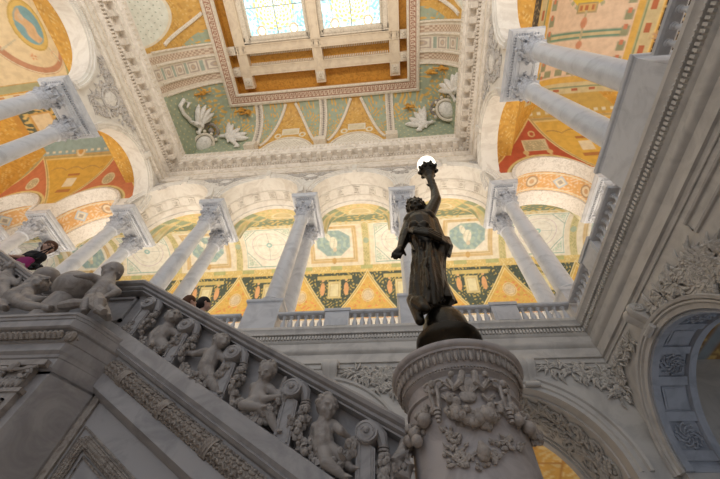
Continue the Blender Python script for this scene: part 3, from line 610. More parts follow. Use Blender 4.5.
        bb = inside(np.abs(fx)-3.05)*inside(3.75-np.abs(fx))*inside(7-Y); c = mixc(c, (.62, .52, .30), bb); c = mixc(c, (.46, .14, .06), bb*band(np.abs(fx)-3.4, .12, .03)*(np.sin(Y*5) > .3)); c = mixc(c, (.22, .30, .16), bb*band(np.abs(fx)-3.12, .04, .02)); c = mixc(c, (.78, .58, .22), bb*band(np.abs(fx)-3.72, .04, .02))
        dk = inside(np.abs(fx)-3.8)*inside(4.9-np.abs(fx))*inside(5.0-Y); c = mixc(c, (.045, .04, .035), dk); c = mixc(c, (.50, .40, .24), dk*orn(X*1.4, Y, 2.2, .45)); ms = np.hypot((np.abs(fx)-3.95), (Y-3.35)); c = mixc(c, (.56, .34, .20), inside(.34-ms, .08)*orn(X, Y, 3, 0))
        hb = inside(3.75-np.abs(fx))*inside(Y-6.0)*inside(6.7-Y); c = mixc(c, (.66, .56, .32), hb); c = mixc(c, (.30, .34, .20), hb*band(Y-6.3, .06, .02)); c = mixc(c, (.46, .14, .06), hb*(np.sin(X*5) > .5)*band(Y-6.48, .08, .02))
    keep = np.ones(X.shape, bool)
    for b in outer: keep &= ~((np.hypot(X-b, Z-ZA) < RX_+.06) & end)
    return np.stack([X, Y, Z], -1), c, keep[:-1, :-1] & keep[1:, 1:] & keep[1:, :-1] & keep[:-1, 1:]
for sg in (1, -1):
    P, c, kp_ = vault_side(sg); struct(sheet('ceiling_vault', P, c, M_PNT, None, kp_), 'painted golden vault of the %s gallery with red triangles over the cross arches' % ('right-hand' if sg > 0 else 'left-hand'), 'ceiling')
# outer walls of the side galleries
mb = MB(); mb.box(19.62, 19.9, YS, YB, ZG, 21.5); struct(mb.build('wall_gallery_right', M_UP), 'outer wall of the right-hand gallery', 'wall')
mb = MB(); mb.box(-30.9, -30.62, YS, YB, ZG, 21.5); struct(mb.build('wall_gallery_left', M_UP), 'outer wall of the left-hand gallery', 'wall')
# ================================================ columns
def leaf(mb, a, r0, z0, h, w, out):
    n = 6; ca, sa = math.cos(a), math.sin(a); rows = []
    for i in range(n+1):
        s = i/n; r = r0+.02+out*(s**2.2)+(0 if s < .85 else .02); z = z0+h*min(s, .9)+(-(s-.9)*h*.9 if s > .9 else 0)
        ww = w*(.75+.45*math.sin(s*PI*.9))*(1-.65*s**3); row = []
        for u in (-1, -.5, 0, .5, 1):
            rr = r-.035*abs(u)+(.012 if i % 2 else -.012)*(abs(u) > .6); an = a+u*ww/r0
            row.append((rr*math.cos(an), rr*math.sin(an), z))
        rows.append(row)
    rows2 = [[(x*.93, y*.93, z-.005) for x, y, z in r] for r in rows]
    mb.rings(rows, closed=False); mb.rings(rows2, closed=False)
def capital_mesh():
    mb = MB(); H = 1.30
    mb.lathe([(.40, 0), (.45, .02), (.46, .06), (.41, .09), (.41, .5), (.46, .9), (.52, 1.16), (.54, 1.2)], n=20)
    for k in range(8): leaf(mb, k*PI/4, .42, .06, .50, .16, .15)
    for k in range(8): leaf(mb, (k+.5)*PI/4, .42, .30, .62, .15, .19)
    for k in range(4):
        a = PI/4+k*PI/2
        for s in (-1, 1):
            pts = []; 
            for q in np.linspace(0, 1, 16):
                if q < .5: rr = .44+.18*(q/.5)**1.5; z = .72+.42*(q/.5); off = (1-q/.5)*.24
                else:
                    th = (q-.5)/.5*1.9*PI; R = .105*(1-(q-.5)*1.2); rr = .62+R*math.sin(th); z = 1.05+R*math.cos(th); off = 0
                pts.append((rr*math.cos(a+s*off), rr*math.sin(a+s*off), z))
            mb.tube([(x-s*.03*math.sin(a), y+s*.03*math.cos(a), z) for x, y, z in pts], .045, 5)
        b = k*PI/2
        for s in (-1, 1):
            mb.tube([((.50+.06*q)*math.cos(b+s*(.26-.18*q)), (.50+.06*q)*math.sin(b+s*(.26-.18*q)), .75+.32*q) for q in np.linspace(0, 1, 5)], .035, 4)
        mb.ball((.64*math.cos(b), .64*math.sin(b), 1.25), (.11, .11, .11), 7, m=4)
    rs = []
    for z, g in ((1.18, .92), (1.24, .97), (1.25, 1.0), (1.34, 1.03), (1.36, 1.0)):
        ring = []
        for k in range(4):
            a0 = PI/4+k*PI/2; c0 = Vector((.70*math.cos(a0), .70*math.sin(a0))); c1 = Vector((.70*math.cos(a0+PI/2), .70*math.sin(a0+PI/2)))
            for q in np.linspace(0.04, .96, 7):
                p = c0.lerp(c1, q); m = (c0+c1)/2; p -= m.normalized()*.09*math.sin(q*PI); ring.append((p.x*g, p.y*g, z))
        rs.append(ring)
    mb.rings(rs, cap=True); return mb
ZP = 10.74; ZCAP = 18.66
col0 = thing('marble_column', (0, 0, 0), 'x', 'column', 'paired marble columns of the gallery arcade')
mb = MB(); mb.lathe([(.46, ZP+.42), (.50, ZP+.44), (.47, ZP+.5)] + [(.425-.045*q**1.6, ZP+.55+(ZCAP-ZP-.6)*q) for q in np.linspace(0, 1, 9)] + [(.42, ZCAP-.03), (.43, ZCAP), (.40, ZCAP+.02)], n=32)
mb.build('shaft', M_COL, col0)
mb = MB(); mb.box(-.62, .62, -.62, .62, ZP, ZP+.14)
mb.lathe([(.60, ZP+.14), (.64, ZP+.18), (.64, ZP+.23), (.58, ZP+.27), (.52, ZP+.29), (.51, ZP+.33), (.55, ZP+.36), (.56, ZP+.40), (.52, ZP+.44), (.46, ZP+.45)], n=28)
mb.build('base', M_COL, col0)
cp_ = capital_mesh().build('capital', M_CAP, col0); cp_.location = (0, 0, ZCAP-.02)
def block_mesh(wx, wy):
    mb = MB(); 
    lv = [(19.93, .40), (20.06, .40), (20.07, .37), (20.18, .37), (20.20, .33), (20.22, .30), (20.32, .30), (20.335, .10), (20.37, .10), (20.38, .06), (20.50, .05), (20.54, .02), (20.66, 0), (ZB, .0)]
    rs = [[(-wx+e, -wy+e, z), (wx-e, -wy+e, z), (wx-e, wy-e, z), (-wx+e, wy-e, z)] for z, e in lv]; mb.rings(rs, cap=True)
    return mb
def block_detail(wx, wy):
    mb = MB(); 
    for e in (.44, .52): # nested frames on the underside
        for (a, b, c_, d) in ((-wx+e, wx-e, -wy+e, -wy+e+.05), (-wx+e, wx-e, wy-e-.05, wy-e), (-wx+e, -wx+e+.05, -wy+e, wy-e), (wx-e-.05, wx-e, -wy+e, wy-e)): mb.box(a, b, c_, d, 19.90, 19.95)
    return mb
def dentils(wx, wy):
    mb = MB(); 
    for x in np.arange(-wx+.3, wx-.3, .13):
        for s in (-1, 1): mb.box(x, x+.06, s*(wy-.25)-.05, s*(wy-.25)+.05, 20.22, 20.34)
    for y in np.arange(-wy+.3, wy-.3, .13):
        for s in (-1, 1): mb.box(s*(wx-.25)-.05, s*(wx-.25)+.05, y, y+.06, 20.22, 20.34)
    return mb
HW, HD = .875, 1.76
blk0 = thing('impost_block', (0, 0, 0), 'x', 'impost block', 'moulded blocks carried by the column pairs')
block_mesh(HW, HD).build('slab', M_COL, blk0, smooth=False); 
block_detail(HW, HD).build('underside_frame', M_COL, blk0, smooth=False); dentils(HW, HD).build('dentil_row', M_COL, blk0, smooth=False)
ped0 = thing('column_pedestal', (0, 0, 0), 'x', 'pedestal', 'marble pedestals under the column pairs')
def pedprof(mb, lv, wx, wy):
    rs = [[(-wx-e, -wy-e, z), (wx+e, -wy-e, z), (wx+e, wy+e, z), (-wx-e, wy+e, z)] for z, e in lv]; mb.rings(rs, cap=True)
mb = MB(); pedprof(mb, [(ZG, .06), (ZG+.16, .06), (ZG+.18, .03), (ZG+.22, .0), (10.50, 0)], .74, 1.62); mb.build('die', M_COL, ped0, smooth=False)
mb = MB(); pedprof(mb, [(10.48, 0), (10.54, .03), (10.56, .06), (10.60, .08), (10.70, .08), (ZP, .05)], .74, 1.62); mb.build('cap', M_COL, ped0, smooth=False)
PIERS = []
nmb = ['far right', 'right', 'behind']
spec = [('C2', 13.99, 11.76, 'beyond the right corner, inside the right gallery'), ('C', 7.52, 11.76, 'at the right corner of the far arcade'), ('S', 1.05, 11.76, 'straight behind the bronze statue'),
        ('B', -5.42, 11.76, 'at the middle of the far arcade'), ('A', -11.89, 11.76, 'left of the middle pair in the far arcade'), ('F', -18.36, 11.76, 'at the left corner, above the carved globe'),
        ('F2', -24.83, 11.76, 'in the left gallery, above the black-shirted person'), ('F3', -29.4, 11.76, 'at the extreme left edge, inside the left gallery'),
        ('E', XL-.875, 3.5, 'on the left side arcade, upper left'), ('D', XR+.875, 3.42, 'on the right side arcade, upper right')]
first = True
for key_, x, y, where in spec:
    if first: b, p = blk0, ped0; b.location = (x, y, 0); p.location = (x, y, 0); b['label'] = 'bluish moulded impost block '+where; p['label'] = 'pedestal under the column pair '+where
    else: b = dup(blk0, (x, y, 0), 0, 'bluish moulded impost block '+where); p = dup(ped0, (x, y, 0), 0, 'pedestal under the column pair '+where)
    for s, w in ((-1, 'nearer'), (1, 'farther')):
        lab = 'marble column, %s of the pair %s' % (w, where)
        if first and s < 0: c_ = col0; c_.location = (x, y+s*.89, 0); c_['label'] = lab
        else: c_ = dup(col0, (x, y+s*.89, 0), 0, lab)
    first = False
# ================================================ balustrades
bal0 = MB(); bal0.lathe([(.085, 0), (.085, .04), (.05, .06), (.045, .09), (.09, .2), (.10, .26), (.075, .36), (.045, .46), (.04, .5), (.065, .53), (.065, .55), (.085, .56), (.085, .6)], n=12)
bme = None
def balustrade(A, B, label, dado=True):
    """A->B centre line"""
    global bme
    A, B = Vector(A), Vector(B); L_ = (B-A).length; d = (B-A)/L_; ang = math.atan2(d.y, d.x)
    t = thing('balustrade', (A.x, A.y, 0), label, 'balustrade', 'marble balustrade sections of the upper gallery'); t.rotation_euler = (0, 0, ang)
    mb = MB(); mb.box(0, L_, -.17, .17, ZG, ZG+.14); mb.box(0, L_, -.14, .14, ZG+.14, ZG+.19); mb.build('plinth', M_COL, t, smooth=False)
    mb = MB(); rs = [[(x, y, z) for y, z in ((-.13, ZG+.93), (-.19, ZG+.97), (-.20, ZG+1.06), (-.14, ZG+1.09), (.14, ZG+1.09), (.20, ZG+1.06), (.19, ZG+.97), (.13, ZG+.93))] for x in (0, L_)]; mb.rings(rs, cap=True); mb.build('handrail', M_COL, t, smooth=False)
    segs = [(0.1, L_-.1)]
    if dado:
        mb = MB(); m = L_/2; mb.box(m-.48, m+.48, -.19, .16, ZG, ZG+1.0); mb.box(m-.38, m+.38, -.21, .1, ZG+.26, ZG+.84); mb.box(m-.53, m+.53, -.24, .24, ZG+1.0, ZG+1.14); mb.build('dado_pier', M_COL, t, smooth=False)
        segs = [(.1, m-.55), (m+.55, L_-.1)]
    for a, b in segs:
        n = int((b-a)/.29); 
        for i in range(n):
            x = a+(b-a)*(i+.5)/n
            if bme is None: o = bal0.build('baluster', M_COL, t); bme = o.data
            else: o = bpy.data.objects.new('baluster', bme); COL.objects.link(o); o.parent = t
            o.location = (x, 0, ZG+.19); o.scale = (1.1, 1.1, 1.24)
yb = YB+.22
names = ['between the middle column pair and the statue', 'right of the statue in the far gallery', 'left of the middle column pair in the far gallery', 'behind the two heads on the stairs at the far gallery']
for (x0, x1), lab in zip([(-4.62, .25), (1.85, 6.7), (-11.1, -6.22), (-17.5, -12.7)], names):
    balustrade((x0, yb, 0), (x1, yb, 0), 'marble balustrade section '+lab)
balustrade((XR+.22, 10.0, 0), (XR+.22, 5.2, 0), 'balustrade section of the right gallery between the corner and the next column pair')
balustrade((XR+.22, 1.65, 0), (XR+.22, -3, 0), 'marble balustrade section of the right gallery nearest the viewer')
balustrade((XL-.22, 5.2, 0), (XL-.22, 10.0, 0), 'marble balustrade section of the left gallery')
# ================================================ figure tools
def cap_(mb, p, r, q, s, n=10):
    p, q = Vector(p), Vector(q); d = q-p; L_ = d.length
    if L_ < 1e-6: mb.ball(p, max(r, s), n, m=6); return
    d /= L_; a = d.orthogonal().normalized(); b = d.cross(a); rs = []
    for t in (-.98, -.8, -.45, 0): rs.append((p+d*r*t, r*math.sqrt(1-t*t)))
    for t in (.33, .66): rs.append((p.lerp(q, t), r+(s-r)*t))
    for t in (0, .45, .8, .98): rs.append((q+d*s*t, s*math.sqrt(1-t*t)))
    mb.rings([[c+rr*(math.cos(2*PI*j/n)*a+math.sin(2*PI*j/n)*b) for j in range(n)] for c, rr in rs], cap=True)
def fuse(mb, name, mat, voxel, parent=None, smooth=1, disp=0):
    o = mb.build('tmp', mat, smooth=False)
    m = o.modifiers.new('r', 'REMESH'); m.mode = 'VOXEL'; m.voxel_size = voxel
    if smooth: s = o.modifiers.new('s', 'SMOOTH'); s.factor = .5; s.iterations = smooth
    dg = bpy.context.evaluated_depsgraph_get(); dg.update(); me = bpy.data.meshes.new_from_object(o.evaluated_get(dg)); bpy.data.objects.remove(o)
    me.name = name; me.polygons.foreach_set('use_smooth', [True]*len(me.polygons))
    if not me.materials: me.materials.append(mat)
    r = bpy.data.objects.new(name, me); COL.objects.link(r)
    if parent: r.parent = parent
    return r
def head(mb, c, H, f, up=Vector((0, 0, 1)), curls=True, seed=1, child=True):
    """c centre, H radius, f direction the face looks"""
    f = Vector(f).normalized(); up = (Vector(up)-f*Vector(up).dot(f)).normalized(); s = f.cross(up)
    M = Matrix((s, f, up)).transposed().to_3x3().to_4x4()
    def P(x, y, z): return c+s*x*H+f*y*H+up*z*H
    mb.ball(P(0, -.12, .12), (.86*H, 1.0*H, .92*H), 14, M, 9); mb.ball(P(0, .28, -.28), (.62*H, .62*H, .72*H), 12, M, 7)
    for k in (-1, 1):
        mb.ball(P(k*.38, .56, -.32), .27*H, 8); mb.ball(P(k*.36, .82, .17), (.24*H, .12*H, .07*H), 8, M); mb.ball(P(k*.34, .72, .0), (.12*H, .13*H, .08*H), 8, M)
        mb.ball(P(k*.86, -.05, -.08), (.09*H, .17*H, .24*H), 8, M)
    cap_(mb, P(0, .84, .05), .09*H, P(0, .98, -.2), .13*H, 8); mb.ball(P(0, .86, -.48), (.2*H, .1*H, .06*H), 8, M); mb.ball(P(0, .84, -.59), (.16*H, .1*H, .06*H), 8, M); mb.ball(P(0, .72, -.82), .2*H, 8)
    if curls:
        R = random.Random(seed)
        for i in range(46):
            a, b = R.uniform(0, 2*PI), R.uniform(.1, 1.0); v = Vector((math.cos(a)*math.cos(b), math.sin(a)*math.cos(b)-.25, math.sin(b))).normalized()
            if v.y > .45 and v.z < .75: continue
            mb.ball(P(v.x*.9, v.y*.98-.12, v.z*.96+.12), R.uniform(.13, .2)*H, 6, m=4)
def hand(mb, w, d, r, side):
    """w wrist, d direction, r palm radius; five bent fingers"""
    d = Vector(d).normalized(); s = d.cross(Vector((0, 1, .2))).normalized(); n = d.cross(s).normalized(); w = Vector(w)
    cap_(mb, w, r*.8, w+d*r*1.4, r*.85, 8)
    for i in range(4):
        b = w+d*r*1.9+s*(i-1.5)*r*.5; L_ = r*(1.2, 1.45, 1.35, 1.0)[i]
        cap_(mb, b-d*r*.5, r*.28, b+d*L_*.5, r*.25, 6); cap_(mb, b+d*L_*.5, r*.25, b+d*L_*.85+n*side*L_*.4, r*.2, 6)
    cap_(mb, w+d*r*.5+s*r*.7, r*.3, w+d*r*1.3+s*r*1.35+n*side*.3*r, r*.24, 6)
def putto(nm, J, H, face, label, group, vox=.009, mat=None, curls=True, seed=1, up=(0, 0, 1)):
    H *= 1.16; mb = MB(); g = {k: Vector(v) for k, v in J.items()}
    head(mb, g['head'], H, face, curls=curls, seed=seed, up=up)
    cap_(mb, g['head'].lerp(g['chest'], .3), .5*H, g['chest'], .72*H)
    cap_(mb, g['chest'], .80*H, g['belly'], .88*H, 12); 
    for k in 'ab':
        sh, el, ha = g['sh'+k], g['el'+k], g['ha'+k]
        cap_(mb, g['chest'].lerp(sh, .4), .55*H, sh, .44*H); cap_(mb, sh, .44*H, el, .34*H); cap_(mb, el, .35*H, ha, .22*H); hand(mb, ha, ha-el, .19*H, 1)
        kn, fo = g['kn'+k], g['fo'+k]; hp = g['belly']+(kn-g['belly']).normalized()*.45*H
        cap_(mb, hp, .66*H, kn, .44*H, 12); cap_(mb, kn, .45*H, kn.lerp(fo, .4), .42*H); cap_(mb, kn.lerp(fo, .4), .42*H, fo, .25*H)
        t = Vector((.6 if fo.x > kn.x else -.3, -.8, -.25)).normalized(); cap_(mb, fo, .26*H, fo+t*.5*H, .2*H, 8)
        for i in range(4): cap_(mb, fo+t*.55*H+Vector(((i-1.5)*.11*H, 0, 0)), .09*H, fo+t*.75*H+Vector(((i-1.5)*.12*H, 0, 0)), .07*H, 6)
    mb.ball(g['belly']+Vector((0, -.35*H, .1*H)), .62*H, 10, m=7)
    o = fuse(mb, nm, mat or M_PUT, vox); return tag(o, label, 'cherub', group)
def fruit_chain(mb, pts, r0, seed, n=60, spread=1.0):
    R = random.Random(seed); pts = [Vector(p) for p in pts]
    for i in range(n):
        t = R.random()*(len(pts)-1); k = int(t); p = pts[k].lerp(pts[k+1], t-k); env = .55+.45*math.sin(PI*min(1, max(0, t/(len(pts)-1))))
        v = Vector((R.gauss(0, 1), R.gauss(0, .6), R.gauss(0, 1))); v = v.normalized()*r0*spread*env*R.uniform(.3, 1)
        rr = r0*R.uniform(.22, .46); c = p+v
        if R.random() < .25:
            d = Vector((R.gauss(0, 1), -1.2, R.gauss(0, 1))).normalized(); u = d.orthogonal().normalized(); w_ = d.cross(u)
            mb.add([c-u*rr*1.5, c+w_*rr*.7+d*rr*.4, c+u*rr*1.5+d*rr*.5, c-w_*rr*.7+d*rr*.4, c-d*rr*.3], [(0, 1, 2, 3), (0, 4, 1), (1, 4, 2), (2, 4, 3), (3, 4, 0)])
        else:
            mb.ball(c, (rr, rr, rr*R.uniform(.85, 1.2)), 8, m=5); mb.ball(c+Vector((0, -rr*.95, 0)), rr*.25, 5, m=3)
# ================================================ stair balustrade and stringer
SY = 3.2
def rz(x):
    if x > -3.6: return 1.70-.575*x
    if x > -5.16: return 3.77
    return .803-.575*x
XS = [.06, -3.6, -5.16, -12.0]
def slope(mb, prof, xs=XS, closed=True):
    mb.rings([[(x, y, rz(x)+v) for y, v in prof] for x in xs], closed=closed, cap=closed)
st = thing('stair_balustrade', (0, 0, 0), 'solid sloping marble stair balustrade with moulded handrail and carved stringer, rising to the left', 'balustrade')
mb = MB(); slope(mb, [(3.12, -.145), (3.09, -.13), (3.09, -.10), (3.05, -.085), (3.03, -.05), (3.045, -.02), (3.10, 0), (3.36, 0), (3.42, -.03), (3.42, -.08), (3.38, -.14)]); slope(mb, [(3.13, -.17), (3.13, -.15), (3.3, -.15), (3.3, -.17)])
mb.build('handrail', M_STAIR, st, ang=25)
mb = MB(); slope(mb, [(3.24, -.1), (3.38, -.1), (3.38, -.85), (3.24, -.85)]); mb.build('panel', M_STAIR, st, smooth=False)
mb = MB(); slope(mb, [(3.24, -.76), (3.12, -.80), (3.04, -.83), (3.02, -1.0), (3.05, -1.04), (3.03, -1.06), (3.06, -1.09), (3.10, -1.10), (3.10, -1.14), (3.2, -1.145), (3.4, -1.145), (3.4, -.76)]); mb.build('plinth', M_STAIR, st, ang=25)
mb = MB(); slope(mb, [(3.20, -1.13), (3.11, -1.31), (3.09, -1.33), (3.09, -1.50), (3.13, -1.53), (3.20, -1.56), (3.4, -1.56), (3.4, -1.13)]); mb.build('fascia', M_STAIR, st, ang=25)
mb = MB(); mb.add([(x, 3.2, z) for x in XS for z in (-1.6, rz(x)-1.5)], [(0, 1, 3, 2), (2, 3, 5, 4), (4, 5, 7, 6)]); mb.add([(x, 3.4, z) for x in XS for z in (-1.6, rz(x)-1.5)], [(0, 1, 3, 2), (2, 3, 5, 4), (4, 5, 7, 6)])
mb.build('wall_panel', M_STAIR, st, smooth=False)
# carved roll moulding: packed leaves and knots round a sloping half-cylinder
def carved_roll(mb, A, B, R, seed=3, dens=1.0, core=.85):
    A, B = Vector(A), Vector(B); d = (B-A); L_ = d.length; d /= L_; mb.tube([A, A.lerp(B, .5), B], R*core, 12)
    R_ = random.Random(seed); n = int(L_/R*3.2*dens); a = Vector((0, -1, 0)); b = d.cross(a).normalized(); rows = 5
    for i in range(n):
        for k in range(rows):
            th = (-.8+1.6*k/(rows-1))*1.25; c = A+d*L_*(i+(.5 if k % 2 else 0))/n; nn = a*math.cos(th)+b*math.sin(th)
            M = Matrix((d, d.cross(nn).normalized(), nn)).transposed().to_4x4(); mb.ball(c+nn*R*.86, (R*.30, R*.15, R*.22), 6, M @ Matrix.Rotation(.7*(1 if (i+k) % 2 else -1), 4, 'Z'), 3)
def onrail(x, v, y): return (x, y, rz(x)+v)
mb = MB(); carved_roll(mb, onrail(.1, -1.23, 3.13), onrail(-3.19, -1.23, 3.13), .098, 5, .8)
for x in np.arange(-2.9, .1, .62):
    d = Vector((1, 0, -.575)).normalized()
    for k in (-.03, 0, .03): c = Vector(onrail(x, -1.23, 3.13))+d*k; mb.tube([c-d*.014, c+d*.014], .108, 14)
mb.build('carved_roll', M_ROPE, st)
mb = MB(); carved_roll(mb, onrail(.1, -1.88, 3.21), onrail(-3.0, -1.88, 3.21), .06, 8, 1.2); carved_roll(mb, (-3.0, 3.21, rz(-3.0)-1.88), (-3.0, 3.21, -1.5), .06, 9, 1.2)
mb.tube([onrail(.1, -1.97, 3.2), onrail(-2.9, -1.97, 3.2), (-2.9, 3.2, -1.5)], .02, 6); mb.tube([onrail(.1, -1.80, 3.2), onrail(-3.08, -1.80, 3.2), (-3.08, 3.2, -1.5)], .02, 6)
mb.build('carved_frame', M_ROPE, st)
mb = MB(); # recessed panel frame on the landing rail
for z0, z1, x0, x1 in ((3.1, 3.14, -5.1, -3.66), (3.52, 3.56, -5.1, -3.66)): mb.box(x0, x1, 3.2, 3.25, z0, z1)
mb.box(-3.7, -3.66, 3.2, 3.25, 3.1, 3.56); mb.build('landing_frame', M_STAIR, st)
# steps behind
mb = MB(); x = .9; z = -1.5
while x > -12:
    zt = rz(x)-.82; 
    mb.box(x-.30, x, 3.4, 5.6, zt-.6, zt); x -= .28
struct(mb.build('floor_stairs', M_STAIR), 'marble treads hidden behind the stair balustrade', 'stairs')
# consoles
CX = [-3.28, -2.55, -1.80, -1.03, -.28]
con0 = None
where = ['uppermost of the row, next to the globe pier', 'second below the globe pier', 'middle one of the row', 'fourth below the globe pier', 'lowest of the row, nearest the round pedestal']
for i, x in enumerate(CX):
    lab = 'scrolled marble bracket on the stair balustrade, '+where[i]
    if con0 is None:
        con0 = thing('scroll_bracket', (x, 3.24, rz(x)), lab, 'bracket', 'scrolled brackets on the stair balustrade')
        mb = MB(); s = .575
        mb.add([(xx, y, zz-s*xx) for y in (-.15, .02) for xx, zz in ((-.085, -.40), (.075, -.40), (.075, -.84), (-.085, -.84))], [(0, 1, 2, 3), (4, 5, 6, 7), (0, 1, 5, 4), (1, 2, 6, 5), (2, 3, 7, 6), (3, 0, 4, 7)])
        for k in (-.06, .05): mb.tube([(k, -.155, -.42-s*k), (k, -.155, -.8-s*k)], .012, 5)
        mb.build('slab', M_STAIR, con0, smooth=False)
        mb = MB(); mb.tube([(0, -.19, -.32), (0, .02, -.32)], .10, 18); mb.tube([(0, -.205, -.32), (0, -.15, -.32)], .075, 16)
        sp = [((.03+.065*q)*math.cos(q*4*PI), -.20, -.32+(.03+.065*q)*math.sin(q*4*PI)) for q in np.linspace(0, 1, 30)]; mb.tube(sp, .012, 5); mb.ball((0, -.21, -.32), .03, 8)
        mb.tube([(0, -.11, -.24), (.08, -.11, -.25), (.13, -.11, -.33), (.14, -.11, -.42)], [.03, .045, .055, .04], 8); mb.build('scroll', M_STAIR, con0)
        mb = MB(); 
        for z, r in ((-.41, .05), (-.44, .05), (-.47, .045)): mb.tube([(.145, -.1, z), (.145, -.1, z-.02)], r, 10)
        fruit_chain(mb, [(.145, -.12, -.5), (.15, -.13, -.62), (.13, -.12, -.78)], .075, 11, 60); mb.build('fruit_drop', M_PUT, con0)
    else: dup(con0, (x, 3.24, rz(x)), 0, lab)
# cherubs
def J(d, y0=3.12):
    out = {}
    for k, v in d.items(): out[k] = at(v[0], v[1], y0+(v[2] if len(v) > 2 else 0))
    return out
G = 'carved cherubs on the stair balustrade'
putto('carved_cherub', J(dict(head=(326.7, 407, -.05), chest=(323, 431, 0), belly=(323, 446, 0), sha=(316, 427), ela=(312, 438, .05), haa=(315, 448, .02), shb=(333, 425), elb=(341, 431, -.06), hab=(347, 436, -.02), kna=(326, 462, -.06), foa=(344, 477, -.03), knb=(338, 454, 0), fob=(352, 469, .02))), .098, (.55, -.75, -.35), 'carved cherub standing upright on the stair balustrade, lowest one, nearest the round pedestal', G, seed=1)
putto('carved_cherub', J(dict(head=(267.5, 372, -.05), chest=(260, 390, 0), belly=(255, 405, 0), sha=(254, 387), ela=(264, 399, -.08), haa=(275, 397, -.06), shb=(269, 388), elb=(279, 398, 0), hab=(284, 382, 0), kna=(243, 405, -.08), foa=(262, 408, -.05), knb=(268, 412, -.03), fob=(277, 432, 0))), .096, (-.2, -.8, -.65), 'carved marble cherub bowing its head over fruit, second up from the round pedestal', G, seed=2)
putto('carved_cherub', J(dict(head=(221.5, 342, -.04), chest=(212, 355, 0), belly=(207, 367, 0), sha=(205, 352), ela=(195, 354, 0), haa=(187, 353, .02), shb=(218, 354), elb=(227, 361, 0), hab=(230, 368, 0), kna=(211, 382, -.04), foa=(219, 394, 0), knb=(203, 377, 0), fob=(211, 390, .03))), .098, (.75, -.6, .25), 'marble cherub with outstretched arm striding in the middle of the stair balustrade', G, seed=3)
putto('carved_cherub', J(dict(head=(173, 318, -.04), chest=(166, 331, 0), belly=(159, 340, 0), sha=(160, 329), ela=(153, 334, -.04), haa=(151, 342, -.08), shb=(173, 332), elb=(181, 336, 0), hab=(186, 329, 0), kna=(151, 345, -.04), foa=(149, 353, 0), knb=(166, 350, 0), fob=(172, 358, .02))), .10, (.5, -.8, .2), 'carved marble cherub crouching high on the stair balustrade near the globe pier', G, seed=4)
# garlands between the brackets
gl = [[(289, 420), (300, 440), (309, 448), (318, 462), (332, 464), (348, 452), (356, 440)], [(233, 390), (238, 405), (250, 416), (262, 420), (274, 410), (284, 398)], [(182, 366), (190, 378), (202, 386), (217, 376), (228, 366)], [(141, 340), (150, 346), (162, 352), (172, 345), (182, 338)], [(122, 332), (128, 328), (134, 322)], [(384, 462), (390, 476), (398, 470), (404, 456)]]
gw = ['under the lowest cherub', 'under the bowing cherub', 'under the striding cherub', 'under the highest cherub', 'beside the globe pier', 'beside the round pedestal']
for i, (g, w_) in enumerate(zip(gl, gw)):
    mb = MB(); fruit_chain(mb, [at(x, y, 3.10) for x, y in g], .080, 20+i, 45 if i > 3 else 150, .95)
    tag(mb.build('fruit_garland', M_PUT), 'carved garland of fruit and leaves on the stair balustrade '+w_, 'garland', 'carved fruit garlands on the stair balustrade')
mb = MB(); # scrolling dolphin shape by the pedestal
mb.tube([at(404, 440, 3.15), at(402, 452, 3.1), at(396, 462, 3.08), at(398, 474, 3.08), at(407, 478, 3.1), at(411, 466, 3.1), at(405, 460, 3.1)], [.03, .045, .055, .055, .05, .035, .02], 10)
tag(mb.build('carved_scroll', M_PUT), 'curling carved leaf scroll where the stair balustrade meets the round pedestal', 'scroll')
# upper flight figures
GU = 'carved cherubs of the upper flight'
putto('carved_cherub', J(dict(head=(13, 268, 0), chest=(6, 277, 0), belly=(2, 286, 0), sha=(1, 275), ela=(-6, 280), haa=(-8, 290), shb=(11, 280), elb=(17, 284), hab=(20, 279), kna=(6, 296, -.05), foa=(14, 302, 0), knb=(-4, 298), fob=(-8, 304))), .12, (.5, -.8, .2), 'carved cherub on the upper stair rail at the left edge, below the black-shirted person', GU, seed=7, vox=.012)
mb = MB(); fruit_chain(mb, [at(x, y, 3.15) for x, y in ((0, 262), (8, 272), (18, 282), (26, 292), (14, 296), (2, 292), (30, 284))], .09, 33, 110); tag(mb.build('fruit_garland', M_PUT), 'carved fruit and leaves on the upper stair rail at the left edge', 'garland', 'carved fruit garlands on the stair balustrade')
# ================================================ globe pier
def polyoff(path, e):
    out = []; n = len(path)
    for i in range(n):
        p = Vector(path[i]); ns = []
        for a, b in ((i-1, i), (i, i+1)):
            if a >= 0 and b < n: d = (Vector(path[b])-Vector(path[a])).normalized(); ns.append(Vector((d.y, -d.x)))
        m = sum(ns, Vector((0, 0)))/len(ns); m = m/m.length_squared if len(ns) > 1 else m
        out.append(p+m*e)
    return out
PP = [(-6.6, 2.54), (-3.50, 2.54), (-3.40, 2.64), (-3.16, 3.12), (-3.16, 3.19)]
PP2 = [(-6.6, 2.75), (-3.44, 2.75), (-3.37, 2.85), (-3.20, 3.14), (-3.20, 3.19)]
pr = thing('globe_pier', (0, 0, 0), 'massive grey marble pier with heavy moulded cornice jutting from the stair at lower left', 'pier')
def sweep(mb, prof, path=PP):
    rs = []
    for e, z in prof: k = min(1, -e/.2) if e > -.4 else 1; rs.append([(a[0]+(b[0]-a[0])*k, a[1]+(b[1]-a[1])*k, z) for a, b in zip(PP, PP2)])
    mb.rings(rs, closed=False)
